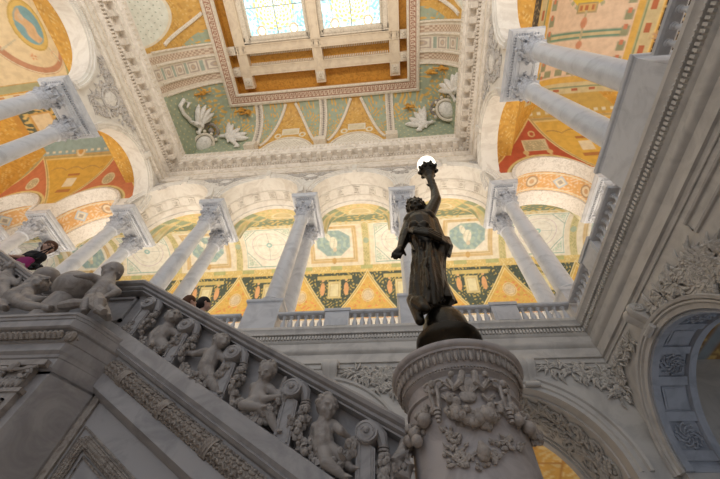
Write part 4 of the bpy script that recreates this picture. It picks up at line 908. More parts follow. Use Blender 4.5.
mb = MB(); sweep(mb, [(-.5, 2.60), (-.02, 2.62), (0, 2.61), (0, 2.58), (-.015, 2.57), (-.02, 2.54), (-.03, 2.54), (-.03, 2.45), (-.05, 2.435), (-.075, 2.43), (-.10, 2.42), (-.10, 2.30), (-.12, 2.29), (-.12, 2.20), (-.13, 2.19), (-.15, 2.17), (-.155, 2.14), (-.17, 2.13), (-.17, 2.03), (-.19, 2.01), (-.20, 2.0), (-.20, 1.97)])
mb.add([(-6.6, 2.6, 2.6), (-3.5, 2.6, 2.6), (-3.2, 3.1, 2.6), (-3.2, 3.19, 2.6), (-6.6, 3.19, 2.6)], [(0, 1, 2, 3, 4)]); mb.build('cornice', M_STAIR, pr, ang=20)
mb = MB(); sweep(mb, [(-.2, 2.0), (-.2, 1.98), (-.2, -1.6)]); mb.build('die', M_STAIR, pr, smooth=False)
mb = MB(); mb.box(-3.21, -3.12, 3.17, 3.215, -1.6, 2.35); mb.build('stained_joint', M_ROPE, pr)
mb = MB()
pth = polyoff(PP, -.085)
for a, b in zip(pth[:-1], pth[1:]):
    L_ = (b-a).length; n = max(1, int(L_/.062))
    for i in range(n):
        p = a.lerp(b, (i+.5)/n); d = (b-a).normalized(); mb.tube([(p.x-d.x*.02, p.y-d.y*.02, 2.405), (p.x+d.x*.022+d.y*.015, p.y+d.y*.022-d.x*.015, 2.36), (p.x+d.x*.03, p.y+d.y*.03, 2.315)], [.025, .036, .022], 7)
mb.ball((-3.46, 2.66, 2.36), (.06, .05, .07), 8); mb.build('carved_band', M_ROPE, pr)
mb = MB(); cc = at(38, 376, 2.70); cc.z = 1.93; xr_ = -3.53; xl_ = -3.97; mb.box(xl_, xr_, 2.69, 2.8, -1.6, cc.z-.16); mb.box(xl_-.04, xr_+.05, 2.66, 2.8, cc.z+.09, cc.z+.15); mb.box(xl_-.02, xr_+.02, 2.675, 2.8, cc.z-.19, cc.z-.15)
for e in (.06, .13): 
    for (a, b, c_, d) in ((xl_+e, xr_-e, cc.z-.22-e, cc.z-.20-e), (xr_-e-.02, xr_-e, -1.5, cc.z-.2-e), (xl_+e, xl_+e+.02, -1.5, cc.z-.2-e)): mb.box(a, b, 2.665, 2.7, c_, d)
mb.box(xl_+.05, xr_-.05, 2.69, 2.8, cc.z-.16, cc.z+.1)
for q in range(13): mb.ball((xl_+.06+(xr_-xl_-.12)*q/12, 2.68, cc.z-.1+.02*(q % 2)), (.022, .02, .05), 6)
for cx in (xr_-.08, xl_+.08): mb.tube([(cx+(.02+.05*q)*math.cos(q*9), 2.665, cc.z+(.02+.05*q)*math.sin(q*9)) for q in np.linspace(0, 1, 14)], .02, 5)
mb.tube([(xl_, 2.66, cc.z+.07), (xl_+.12, 2.65, cc.z+.03), (xr_-.12, 2.65, cc.z+.03), (xr_, 2.66, cc.z+.07)], .018, 6); mb.ball((xr_-.24, 2.65, cc.z+.06), (.05, .04, .06), 8)
mb.build('pilaster', M_PUT, pr)
glb = MB(); gc = at(74, 287.5, 2.86); glb.ball(gc, .235, 28, m=18); o = glb.build('carved_globe', M_PUT); tag(o, 'large plain carved marble globe resting on the pier between two cherubs', 'globe')
mb = MB(); mb.lathe([(.24, 2.60), (.24, 2.68), (.16, 2.76), (.15, gc.z-.2)], (gc.x, gc.y+.02, 0), 14); mb.build('foot', M_PUT, o)
mb = MB(); mb.ball(at(47, 277, 3.0), (.18, .17, .15), 16, m=10); tag(mb.build('carved_drum', M_PUT), 'rounded carved drum behind the globe on the pier', 'ornament')
G2 = 'cherubs seated by the carved globe'
putto('carved_cherub', J(dict(head=(112, 272, 0), chest=(105, 288, 0), belly=(96, 299, 0), sha=(101, 281, -.05), ela=(91, 276.5, -.16), haa=(82, 276, -.2), shb=(111, 288), elb=(117, 292, .0), hab=(107, 296, -.06), kna=(87, 302, -.12), foa=(84, 313, -.12), knb=(102, 309, -.08), fob=(108, 318, -.1)), 2.84), .135, (.75, -.35, -.5), 'bald-headed marble cherub leaning its arm over the globe from the right', G2, seed=5, vox=.012, curls=False)
putto('carved_cherub', J(dict(head=(38, 285, .05), chest=(27, 291, .03), belly=(13, 299, 0), sha=(27, 297, -.05), ela=(37, 300, -.08), haa=(46, 298, -.05), shb=(28, 284), elb=(36, 277), hab=(46, 278), kna=(28, 306, -.1), foa=(52, 309, -.08), knb=(-4, 300), fob=(6, 309, -.12)), 2.84), .125, (.7, -.5, .3), 'curly-haired marble cherub reclining along the pier top left of the globe', G2, seed=6, vox=.012)
mb = MB(); mb.tube([at(98, 296, 2.66), at(100, 303, 2.6), at(97, 312, 2.62)], [.05, .07, .04], 8); mb.tube([at(93, 297, 2.68), at(94, 305, 2.62), at(104, 312, 2.6)], [.04, .055, .04], 8); mb.tube([at(60, 306, 2.7), at(72, 304, 2.7), at(84, 303, 2.7)], [.05, .07, .05], 8)
tag(mb.build('carved_drapery', M_PUT), 'bunched carved drapery spilling over the pier edge under the globe', 'drapery')
# ================================================ round newel pedestal
NC = Vector((.62, 3.3, 0))
nw = thing('newel_pedestal', (NC.x, NC.y, 0), 'big round marble pedestal wrapped in carved fruit garlands, bottom centre, carrying the bronze statue', 'pedestal')
mb = MB(); mb.lathe([(.30, 2.20), (.55, 2.195), (.64, 2.185), (.66, 2.17), (.662, 2.14), (.65, 2.12), (.63, 2.11), (.625, 2.09)], n=72); mb.build('cap_moulding', M_NEWEL, nw)
mb = MB(); mb.lathe([(.60, 2.10), (.60, 2.09), (.56, 1.97), (.555, 1.955), (.55, 1.93), (.53, 1.92), (.51, 1.90), (.505, 1.6), (.50, 1.3), (.505, 1.0), (.52, .4), (.56, -.4), (.62, -1.2), (.8, -1.3), (.8, -1.6)], n=72); mb.build('drum', M_NEWEL, nw)
def cyl(a, z, r): return Vector((r*math.cos(a), r*math.sin(a), z))
mb = MB(); n = 56
for i in range(n):
    a = 2*PI*i/n; M = Matrix.Rotation(a, 4, 'Z'); mb.ball(cyl(a, 2.03, .595), (.022, .021, .055), 8, M, 5); mb.tube([cyl(a+PI/n, 2.09, .615), cyl(a+PI/n, 2.0, .585)], .007, 5)
for i in range(120): mb.ball(cyl(2*PI*i/120, 1.945, .56), .012, 6, m=3)
mb.build('egg_band', M_NEWC, nw)
mb = MB(); mb.lathe([(.51, 1.80), (.53, 1.79), (.53, 1.77), (.51, 1.76)], n=48); mb.build('thin_ring', M_NEWEL, nw)
def oncyl(x, y, R=.52):
    x, y = float(x), float(y); d = (x-360)*RV - (y-239.5)*UV + FPX*FV; a = d.x**2+d.y**2; b = -2*(d.x*NC.x+d.y*NC.y); c = NC.x**2+NC.y**2-R*R; D = b*b-4*a*c
    if D < 0: D = 0
    return d*((-b-math.sqrt(D))/(2*a))-NC
def swag(pts, r, seed, n): 
    mb = MB(); fruit_chain(mb, [oncyl(x, y, .53) for x, y in pts], r, seed, n)
    R = random.Random(seed)
    for x, y in pts[1:-1]: mb.ball(oncyl(x, y, .56), r*R.uniform(.55, .7), 10, m=7)
    mb.build('fruit_garland', M_NEWC, nw)
swag([(450, 404), (457, 413), (467, 418), (478, 419), (489, 415), (498, 405)], .09, 41, 120)
swag([(432, 408), (424, 420), (414, 434), (407, 446), (402, 452)], .09, 42, 90)
swag([(508, 410), (518, 420), (529, 428), (536, 440)], .085, 43, 80)
for x in (436, 500):
    mb = MB(); z0 = oncyl(x, 393).z
    a = math.atan2(oncyl(x, 393).y, oncyl(x, 393).x); 
    def L(u, z, d): return cyl(a+u/.52, z, .52+d)
    for s in (-.03, .03): mb.tube([L(s, z0+.03, .05), L(s*1.1, z0-.06, .045), L(s*.7, z0-.16, .03)], .018, 6)
    for s in (-1, 1): mb.tube([L(s*.05+.035*math.cos(q), z0+.05+.035*math.sin(q), .04) for q in np.linspace(0, 5, 10)], .014, 5)
    mb.ball(L(0, z0+.05, .06), .035, 8); mb.ball(L(0, z0-.02, .06), .022, 8)
    for q in range(4): mb.tube([L(0, z0-.16-.03*q, .03), L(0, z0-.18-.03*q, .03)], .036-.006*q, 10)
    mb.build('hanging_bracket', M_NEWC, nw)
mb = MB()
for s in (-1, 1):
    c = 468+s*14
    mb.tube([oncyl(468+s*6, 372, .55), oncyl(468+s*8, 383, .56), oncyl(c, 388, .56), oncyl(468+s*20, 380, .56), oncyl(468+s*17, 372, .55)], [.03, .035, .03, .022, .015], 7)
    mb.tube([oncyl(468+s*16, 388, .55), oncyl(468+s*24, 383, .54), oncyl(468+s*33, 392, .53)], .018, 6); mb.ball(oncyl(468+s*17, 374, .57), .028, 8)
    mb.tube([oncyl(468+s*14, 394, .54), oncyl(468+s*20, 400, .54), oncyl(468+s*26, 396, .53)], .02, 6)
mb.ball(oncyl(468, 384, .54), (.06, .03, .07), 12); mb.ball(oncyl(468, 396, .53), (.075, .03, .06), 12)
for q in range(-3, 4): mb.tube([oncyl(468, 396, .54), oncyl(468+q*3.2, 386, .56)], .012, 5)
mb.build('carved_shell', M_NEWC, nw)
def spray(pts, n, seed, nm, rr=.02):
    mb = MB(); R = random.Random(seed)
    for i in range(n):
        t = R.random()*(len(pts)-1); k = int(t); x = pts[k][0]+(pts[k+1][0]-pts[k][0])*(t-k)+R.gauss(0, 5); y = pts[k][1]+(pts[k+1][1]-pts[k][1])*(t-k)+R.gauss(0, 4)
        c = oncyl(x, y, .515); 
        if R.random() < .4: mb.ball(c, (rr, rr, rr), 7, m=4)
        else:
            c2 = oncyl(x+R.gauss(0, 5), y-R.uniform(2, 7), .525); mb.tube([c, c.lerp(c2, .5), c2], [rr*.4, rr*.8, rr*.2], 5)
    mb.build(nm, M_NEWC, nw)
spray([(445, 430), (455, 444), (458, 460), (468, 462)], 60, 51, 'flower_spray'); spray([(478, 466), (495, 455), (508, 440), (512, 450)], 50, 52, 'leaf_spray')
mb = MB(); mb.ball(oncyl(484, 455, .53), .05, 10); 
for q in range(4): mb.ball(oncyl(484-q, 451-q*2.4, .55), .05-.009*q, 9)
mb.build('carved_acorn', M_NEWC, nw)
mb = MB()
for cx, cy_ in ((414, 434), (417, 441), (409, 441)): mb.ball(oncyl(cx, cy_, .58), .05, 10, m=7)
mb.build('pomegranate', M_NEWC, nw)
# ================================================ bronze torch bearer
sb = thing('bronze_statue', (NC.x, NC.y, 2.2), 'dark bronze statue of a draped woman raising a torch lamp, standing on the round pedestal', 'statue')
sb.location = (0, 0, 0)
mb = MB(); mb.lathe([(.30, 2.19), (.31, 2.22), (.31, 2.30), (.27, 2.36), (.27, 2.46), (.31, 2.52), (.355, 2.55), (.375, 2.60), (.37, 2.66), (.33, 2.70), (.29, 2.71), (.285, 2.80), (.26, 2.95), (.21, 3.05), (.13, 3.11), (.02, 3.14)], (NC.x+.01, NC.y, 0), 48); mb.build('domed_base', M_BRZ, sb)
def S(x, y, d=0): return at(x, y, NC.y+d)
mb = MB(); rows = [(305, 412, 456), (296, 412, 452), (286, 414.5, 448), (275, 416, 446), (263, 416.5, 446), (252, 414.5, 448), (244, 411, 445), (236, 409.5, 437), (229, 411, 431)]
rs = []
Rf = random.Random(4); ph = [Rf.uniform(0, 6) for _ in range(6)]
for y, xl, xr in rows:
    pl, pr_ = S(xl, y), S(xr, y); c = (pl+pr_)/2; w_ = (pr_-pl).length/2; zc = c.z; ring = []
    for j in range(96):
        a = 2*PI*j/96; k = (305-y)/76; am = .15*(1-k*.5)
        f = 1+am*(math.sin(9*a+ph[0]+1.6*k)+.6*math.sin(15*a+ph[1]-2.2*k)+.4*math.sin(5*a+ph[2]+3*k))*.55
        ring.append((c.x+w_*f*math.cos(a), NC.y+w_*.80*f*math.sin(a), zc+.03*math.sin(4*a+ph[3])*(1-k)))
    rs.append(ring)
mb.rings(rs, cap=True)
R = random.Random(9)
for i in range(22): # long hanging folds
    u = R.uniform(.05, .95); k = R.uniform(-1, 1); xt = 411+u*34; xb = 412+u*40+k*3; f = -.30+.5*abs(u-.5)
    y0 = R.uniform(238, 262); y1 = R.uniform(288, 306)
    mb.tube([S(xt+(xb-xt)*q+math.sin(q*5+i)*1.0, y0+(y1-y0)*q, f+.02*math.sin(q*4+i)) for q in np.linspace(0, 1, 7)], [.015, .035, .04, .04, .045, .045, .03], 6)
for i in range(26):
    u = R.uniform(.04, .96); a0 = 411+u*33; y0 = R.uniform(246, 276); y1 = y0+R.uniform(16, 34)
    if y1 > 305: y1 = 305
    w0 = (y0-240)/65*4*(u-.5); f = -.36+.62*abs(u-.5)
    mb.tube([S(a0+w0*(1+q)+math.sin(q*3+i)*1.2, y0+(y1-y0)*q, f) for q in np.linspace(0, 1, 6)], [.01, .022, .028, .03, .026, .012], 5)
# torso
cap_(mb, S(424, 240), .24, S(420, 226), .26, 14); cap_(mb, S(414, 222), .20, S(425, 219), .19, 12); cap_(mb, S(418, 219), .10, S(416.5, 211), .10)
for k in (-1, 1): mb.ball(S(419+k*5, 226, -.22), .10, 10)
# sash and bunched drapery
for i in range(3): mb.tube([S(408+i*.5, 228+i*1.5, -.12), S(415, 229+i*1.6, -.30), S(428, 231+i*1.8, -.33), S(440, 236+i*2.0, -.25), S(447, 241+i*2.4, -.06)], [.03, .045, .05, .045, .04], 7)
for i in range(4): mb.tube([S(444+i*1.0, 238, -.08+i*.04), S(447+i*.8, 246, -.10+i*.05), S(446+i*1.0, 254+i, -.06+i*.04)], [.05, .065, .03], 7)
for i in range(5): mb.tube([S(412+i*1.4, 220, -.16), S(419+i*1.5, 226+i, -.27), S(430+i, 230, -.2)], .025, 6)
cap_(mb, S(431, 222, .05), .14, S(436, 240, .05), .16); cap_(mb, S(413, 300, -.1), .09, S(420, 321, -.2), .06); cap_(mb, S(416, 302, -.2), .08, S(424, 308, -.3), .06)
for i in range(6): cap_(mb, S(411+i*2, 300, -.12-.03*i), .06, S(414+i*2.6, 307+2*(i % 2), -.16-.03*i), .05, 7)
# arms
cap_(mb, S(411, 222), .13, S(404, 239, -.02), .10); cap_(mb, S(404, 239, -.02), .095, S(400.5, 249, -.08), .06); hand(mb, S(400.5, 249, -.08), (-.35, -.2, -1), .085, -1)
cap_(mb, S(427, 218), .135, S(436, 200, -.03), .105); cap_(mb, S(436, 200, -.03), .105, S(434, 187, -.06), .07); hand(mb, S(434, 187.5, -.06), (-.12, -.1, 1), .085, 1)
head(mb, S(415.8, 208, -.02), .195, (-.10, -.86, -.28), curls=True, seed=8)
for i in range(7): a = PI*i/6; p = S(415, 205, .02)+Vector((.14*math.cos(a), -.10*math.sin(a)-.02, .05)); cap_(mb, p, .035, p+Vector((.01*math.cos(a), 0, .05+.03*(i % 2))), .02, 6)
mb.ball(S(413, 206, .17), .12, 10)
fuse(mb, 'draped_figure', M_BRZ, .014, sb, 1)
tp = MB(); tb, tt = S(434.2, 193, -.06), S(427.8, 170, -.10); ax = (tt-tb); L_ = ax.length; ax /= L_; Mz = ax.to_track_quat('Z', 'Y').to_matrix().to_4x4()
Mt = Matrix.Translation(tb) @ Mz
tp.lathe([(.02, -.25), (.05, -.22), (.04, -.1), (.055, 0), (.06, .1), (.07, L_*.5), (.085, L_*.62), (.075, L_*.66), (.10, L_*.72), (.12, L_*.80), (.10, L_*.84), (.17, L_*.94), (.20, L_)], n=16, M=Mt)
for k in range(9):
    a = 2*PI*k/9; tp.tube([Mt @ Vector((r*math.cos(a), r*math.sin(a), L_+z)) for r, z in ((.15, -.08), (.19, -.03), (.205, .0), (.19, .03), (.22, .05))], [.04, .045, .035, .025, .012], 6)
to = tp.build('torch', M_BRZ, sb)
gm = MB(); gm.ball(Mt @ Vector((0, 0, L_+.26)), .215, 22, m=14)
M_LAMP = emis('lit_lamp_glass', (1, .93, .80), 1.6)
gm.build('lamp_globe', M_LAMP, to)
# ================================================ people on the stairs
M_SKIN = plain('skin', (.66, .42, .32), .6); M_BLK = plain('black_cloth', (.018, .018, .022), .8); M_HAIR = plain('brown_hair', (.12, .05, .025), .7); M_HAIRD = plain('dark_hair', (.02, .014, .012), .7)
M_MAG = plain('magenta_bag_cloth', (.30, .01, .14), .7); M_BLU = plain('blue_cloth', (.03, .10, .32), .8); M_RED = plain('red_cloth', (.32, .03, .03), .8); M_GREY = plain('grey_cloth', (.12, .12, .13), .8)
def person(px, Yp, hd, H, face, shirt, hair, label, lean=(0, 0, 0), arms=None, leg=M_GREY, gr=None):
    c = at(hd[0], hd[1], Yp); foot = rz(c.x)-.82; t = thing('person', (c.x, c.y, foot), label, 'person', gr); t.location = (0, 0, 0)
    mb = MB(); head(mb, c, H, face, curls=False); body = Vector(lean); hgt = c.z-foot
    neck = c+Vector((0, .03, -H*1.1)); sh = c+body*.3+Vector((0, .04, -hgt*.155)); wa = c+body*.9+Vector((0, .06, -hgt*.42)); hip = c+body+Vector((0, .08, -hgt*.50))
    cap_(mb, neck, H*.5, sh, H*.55)
    A = arms or [((-.22, 0, 0), (-.26, 0, -.26), (-.2, -.12, -.45)), ((.22, 0, 0), (.26, 0, -.26), (.2, -.12, -.45))]
    for s_, e_, h_ in A: cap_(mb, sh+Vector(s_), .045, sh+Vector(e_), .04); cap_(mb, sh+Vector(e_), .04, sh+Vector(h_), .03); hand(mb, sh+Vector(h_), Vector(h_)-Vector(e_), .035, 1)
    cap_(mb, sh, .12, hip, .13); 
    for s in (-.09, .09): cap_(mb, hip+Vector((s, 0, 0)), .08, Vector((hip.x+s, hip.y, foot+hgt*.27)), .06); cap_(mb, Vector((hip.x+s, hip.y, foot+hgt*.27)), .06, Vector((hip.x+s, hip.y, foot+.08)), .04); cap_(mb, Vector((hip.x+s, hip.y, foot+.04)), .04, Vector((hip.x+s, hip.y-.15, foot+.035)), .035)
    b = fuse(mb, 'body', M_SKIN, .014, t, 1)
    mb = MB(); cap_(mb, sh+Vector((-.15, 0, -.02)), .13, sh+Vector((.15, 0, -.02)), .13); cap_(mb, sh+Vector((0, 0, -.05)), .20, wa, .18); cap_(mb, wa, .15, hip, .165)
    for s_, e_, h_ in A: cap_(mb, sh+Vector(s_)*.8, .085, sh+Vector(s_).lerp(Vector(e_), .85)*1, .07)
    fuse(mb, 'shirt', shirt, .016, t, 1)
    mb = MB()
    for s in (-.09, .09): cap_(mb, hip+Vector((s, 0, 0)), .11, Vector((hip.x+s, hip.y, foot+hgt*.27)), .085); cap_(mb, Vector((hip.x+s, hip.y, foot+hgt*.27)), .085, Vector((hip.x+s, hip.y, foot+.1)), .07)
    fuse(mb, 'trousers', leg, .018, t, 1)
    mb = MB(); f = Vector(face).normalized()
    up_ = (Vector((0, 0, 1))-f*f.z).normalized(); mb.ball(c-f*H*.22+up_*H*.36, (H*1.02, H*1.02, H*.95), 14, m=9); mb.ball(c-f*H*.5-up_*H*.1, (H*.9, H*.9, H*.95), 12, m=8); fuse(mb, 'hair', hair, .012, t, 1)
    return t, c, sh
t, c, sh = person(0, 4.2, (49, 247.5), .15, (.80, -.40, -.30), M_BLK, M_HAIR, 'person in a black shirt and glasses leaning over the stair rail at the left', (-.42, .02, -.1), [((-.24, 0, -.05), (-.40, -.22, -.30), (-.12, -.38, -.50)), ((.10, -.05, -.05), (.16, -.24, -.32), (-.02, -.40, -.48))])
mb = MB(); f = Vector((.80, -.40, -.30)).normalized(); s = f.cross(Vector((0, 0, 1))).normalized(); u = s.cross(f)
for k in (-1, 1): mb.tube([c+f*.135+s*(k*.05+.035*math.cos(q))+u*(.015+.03*math.sin(q)) for q in np.linspace(0, 2*PI, 12)], .006, 5)
mb.tube([c+f*.14+s*.02+u*.02, c+f*.14-s*.02+u*.02], .005, 4); mb.build('glasses', M_BLK, t)
mb = MB(); q = at(21, 264, 3.98); rs = []
for k, (z, w_) in enumerate(((-.22, .16), (-.2, .2), (0, .22), (.14, .2), (.19, .12))): rs.append([(q.x+w_*math.cos(a), q.y+w_*.45*math.sin(a), q.z+z) for a in np.linspace(0, 2*PI, 17)[:-1]])
mb.rings(rs, cap=True); o = mb.build('shoulder_bag', M_MAG); tag(o, 'magenta shoulder bag hanging beside the black-shirted person on the stairs', 'bag')
mb = MB(); mb.tube([(q.x-.1, q.y, q.z+.17), (q.x+.1, q.y, q.z+.45), (q.x+.25, q.y, q.z+.6), (q.x+.22, q.y, q.z+.15)], .015, 5); mb.build('strap', M_BLK, o)
mb = MB(); q = at(36, 267.5, 3.86); mb.box(q.x-.10, q.x+.10, q.y-.03, q.y+.03, q.z-.05, q.z+.06); mb.tube([(q.x, q.y-.02, q.z), (q.x, q.y-.10, q.z)], .04, 12); mb.box(q.x-.04, q.x+.03, q.y-.025, q.y+.02, q.z+.06, q.z+.085); tag(mb.build('camera', M_BLK), 'small black camera held by the black-shirted person', 'camera')
person(0, 4.5, (190, 303), .12, (.6, .6, .1), M_RED, M_HAIR, 'brown-haired person in a red top, left of the two heads above the stair rail', gr=None)
person(0, 4.95, (204.5, 304.5), .135, (.7, .5, .1), M_BLU, M_HAIRD, 'dark-haired person in a blue top, right of the two heads above the stair rail', gr=None)
# ================================================ carved reliefs
def onX(x, y, v): d = (float(x)-360)*RV - (float(y)-239.5)*UV + FPX*FV; return d*(v/d.x)
def spiral(mb, P, u, z, r, turns, dr, a0, w=.05, n=0.0, flat=.7):
    pts = []; N = int(10*turns)+6
    for i in range(N): q = i/(N-1); rr = r*(1-q*.85); a = a0+dr*q*turns*2*PI; pts.append(P(u+rr*math.cos(a), n-.02, z+rr*math.sin(a)))
    mb.tube(pts, [w*(1-.5*i/(N-1)) for i in range(N)], 5)
    mb.ball(pts[-1], w*1.1, 6, m=4)
def leaves(mb, P, u, z, r, seed, n=18, w=.06, depth=-.03):
    R = random.Random(seed)
    for i in range(n):
        a = R.uniform(0, 2*PI); q = R.uniform(.2, 1)*r; L_ = R.uniform(.6, 1.4)*w*2
        b = a+R.uniform(-.9, .9); p0 = (u+q*math.cos(a), z+q*math.sin(a)); p1 = (p0[0]+L_*math.cos(b), p0[1]+L_*math.sin(b)); p2 = (p1[0]+L_*math.cos(b+.6), p1[1]+L_*math.sin(b+.6))
        mb.tube([P(p0[0], depth, p0[1]), P(p1[0], depth*1.8, p1[1]), P(p2[0], depth, p2[1])], [w*.35, w*.7, w*.12], 5)
def oval(mb, P, u, z, a, b, ring=True):
    C_ = Vector(P(u, 0, z)); n = (Vector(P(u, -1, z))-C_); e = (Vector(P(u+1, 0, z))-C_)
    M = Matrix((e, n, Vector((0, 0, 1)))).transposed().to_4x4(); mb.ball(C_, (a, .11, b), 24, M, 10)
def oval_ring(mb, P, u, z, a, b, w):
    mb.tube([P(u+a*math.cos(q), -.05, z+b*math.sin(q)) for q in np.linspace(0, 2*PI, 33)], w, 6)
PBq = lambda u, n, z: (u, YB+n, z)
M_SPN = marble('carved_cream_spandrel', (.62, .58, .54), (.42, .39, .36), 6, .65, .5, 22)
def spandrel(P, u, big, lab):
    t = thing('spandrel_relief', (0, 0, 0), lab, 'relief', 'carved spandrels between the arches')
    mb = MB(); z = 23.42
    if big:
        z = 23.05; oval(mb, P, u, z, .50, .58); mb.build('oval_boss', M_WHT, t); mb = MB(); oval_ring(mb, P, u, z, .62, .70, .07)
        for s in (-1, 1):
            for (du, dz, r, tn, dr, a0) in ((.85, -.1, .34, 1.4, s, 1.5), (.95, .62, .28, 1.4, -s, 4.2), (.45, -1.0, .30, 1.3, s, .5), (1.5, .75, .24, 1.3, s, 2), (2.1, .85, .17, 1.2, -s, 2), (.30, -1.6, .22, 1.1, -s, 2), (.4, .95, .2, 1.3, s, 1)): spiral(mb, P, u+s*du, z+dz, r, tn, dr, a0 if s > 0 else PI-a0, .06)
            for k, (du, dz) in enumerate(((.7, .3), (1.2, .25), (1.3, .85), (.6, -.6), (1.8, .8), (.3, -1.3), (.6, .8))): leaves(mb, P, u+s*du, z+dz, .3, 70+k, 16, .09)
    else:
        oval(mb, P, u, z, .42, .27); mb.build('oval_boss', M_WHT, t); mb = MB(); oval_ring(mb, P, u, z, .54, .38, .06)
        for s in (-1, 1):
            for (du, dz, r, tn, dr, a0) in ((.80, .08, .2, 1.4, s, 1.5), (1.2, .28, .16, 1.3, -s, 4), (1.6, .33, .12, 1.2, s, 1), (.2, -.6, .16, 1.2, s, 1), (1.95, .36, .08, 1.1, s, 1)): spiral(mb, P, u+s*du, z+dz, r, tn, dr, a0 if s > 0 else PI-a0, .045)
            for k, (du, dz) in enumerate(((.7, .3), (1.1, .2), (1.5, .3), (.35, -.45))): leaves(mb, P, u+s*du, z+dz, .18, 80+k, 10, .06)
    mb.build('scrollwork', M_SPN, t)
for x, w_ in ((1.05, 'behind the statue torch'), (-5.42, 'over the middle column pair of the far arcade'), (-11.89, 'over the pair left of the middle in the far arcade'), (7.0, 'at the right corner of the far arcade'), (-17.0, 'at the left corner of the far arcade')):
    spandrel(PBq, x, False, 'white oval boss in scrollwork '+w_)
spandrel(PLf, 3.5, True, 'large carved scrollwork with white oval boss on the left side arcade')
spandrel(PRt, 3.42, True, 'large carved scrollwork with white oval boss on the right side arcade')
for P, u, lab in [(PBq, b, 'keystone bracket at the crown of a far arcade arch') for b in inner]+[(PLf, 7.62, 'keystone bracket at the crown of the left side arch'), (PRt, 7.62, 'keystone bracket at the crown of the right side arch')]:
    mb = MB()
    for q in np.linspace(0, 1, 8): 
        z0 = 23.5+.55*q; o = Vector(P(u-.16-.03*q, -.20-.14*q, z0)); p = Vector(P(u+.16+.03*q, .02, z0+.09)); mb.box(min(o.x, p.x), max(o.x, p.x), min(o.y, p.y), max(o.y, p.y), o.z, p.z)
    tag(mb.build('keystone', M_ARCH), lab, 'keystone', 'keystones of the upper arcades')
# lower keystones
def console(P, u, z, lab, wd=.26, h=.85):
    mb = MB(); rs = []
    for i in range(13):
        q = i/12; d = .10+.22*(.5+.5*math.cos(q*PI))+.05*math.sin(q*6); ww = wd*(1-.25*q); rs.append([P(u-ww, .02, z-h*q), P(u-ww, -d, z-h*q), P(u-ww*.4, -d-.03, z-h*q), P(u, -d+.01, z-h*q), P(u+ww*.4, -d-.03, z-h*q), P(u+ww, -d, z-h*q), P(u+ww, .02, z-h*q)])
    mb.rings(rs, cap=True)
    for s in (-1, 1): mb.tube([P(u+s*(wd+.0)+s*.02, -.18+.13*math.sin(a)*(1-a/14), z-.14+.13*math.cos(a)*(1-a/14)) for a in np.linspace(0, 11, 26)], .025, 5)
    mb.tube([P(u-wd, -.2, z-.1), P(u+wd, -.2, z-.1)], .13, 12); mb.tube([P(u-wd*.8, -.13, z-h+.04), P(u+wd*.8, -.13, z-h+.04)], .08, 10)
    tag(mb.build('console_keystone', M_LOW), lab, 'keystone', 'scrolled keystones of the lower arches')
console(PBq, 4.1, 7.15, 'scrolled keystone of the lower arch right of the round pedestal')
console(PBq, -2.15, 7.25, 'scrolled keystone of the lower arch left of the round pedestal')
console(PRt, 7.5, 6.95, 'scrolled keystone of the big arch in the right wall', .24, .75)
# lower spandrel carvings
def relief_px(P, conv, pts, seeds, lab, spir, mat=M_REL, w=.09):
    mb = MB()
    for k, (x, y, r, n) in enumerate(pts): u, z = conv(x, y); leaves(mb, P, u, z, r, seeds+k, n, w)
    for (x, y, r, t_, d_, a) in spir: u, z = conv(x, y); spiral(mb, P, u, z, r, t_, d_, a, w*.8)
    tag(mb.build('wall_relief', mat), lab, 'relief', 'carved relief panels in the lower spandrels')
cvR = lambda x, y: (onX(x, y, XR).y, onX(x, y, XR).z)
cvB = lambda x, y: (at(x, y, YB).x, at(x, y, YB).z)
relief_px(PRt, cvR, [(700, 262, .25, 60), (688, 268, .22, 50), (712, 275, .25, 60), (676, 284, .2, 34), (664, 296, .14, 20), (718, 255, .2, 40), (655, 304, .1, 14), (700, 285, .14, 30)], 100, 'deep carved foliage with a coiled sea creature at the right edge above the big arch', [(690, 270, .22, 1.6, 1, 0), (702, 262, .18, 1.5, -1, 2), (712, 280, .16, 1.4, 1, 1), (678, 290, .13, 1.4, -1, 3), (718, 268, .2, 1.5, 1, 4)], w=.075)
relief_px(PRt, cvR, [(625, 352, .14, 26), (619, 366, .12, 22), (631, 342, .10, 18), (622, 378, .12, 20), (626, 390, .1, 14)], 120, 'carved palm fronds between the big right arch and the corner of the hall', [(621, 370, .12, 1.4, 1, 1)], w=.06)
relief_px(PBq, cvB, [(600, 377, .22, 30), (585, 374, .18, 24), (560, 371, .12, 14), (612, 384, .2, 26), (622, 396, .18, 20), (548, 369, .1, 10), (572, 372, .12, 14)], 140, 'carved scroll and dolphin on the far wall spandrel right of the round pedestal', [(598, 380, .24, 1.5, 1, 0), (612, 372, .18, 1.4, -1, 2), (583, 375, .16, 1.5, -1, 2)], w=.075)
relief_px(PBq, cvB, [(385, 377, .25, 40), (370, 376, .2, 30), (355, 374, .15, 20), (395, 388, .25, 40), (378, 384, .2, 20)], 160, 'carved foliage on the far wall spandrel left of the round pedestal', [(380, 380, .24, 1.5, 1, 0), (366, 376, .18, 1.4, -1, 2), (392, 384, .24, 1.5, -1, 2)], w=.075)
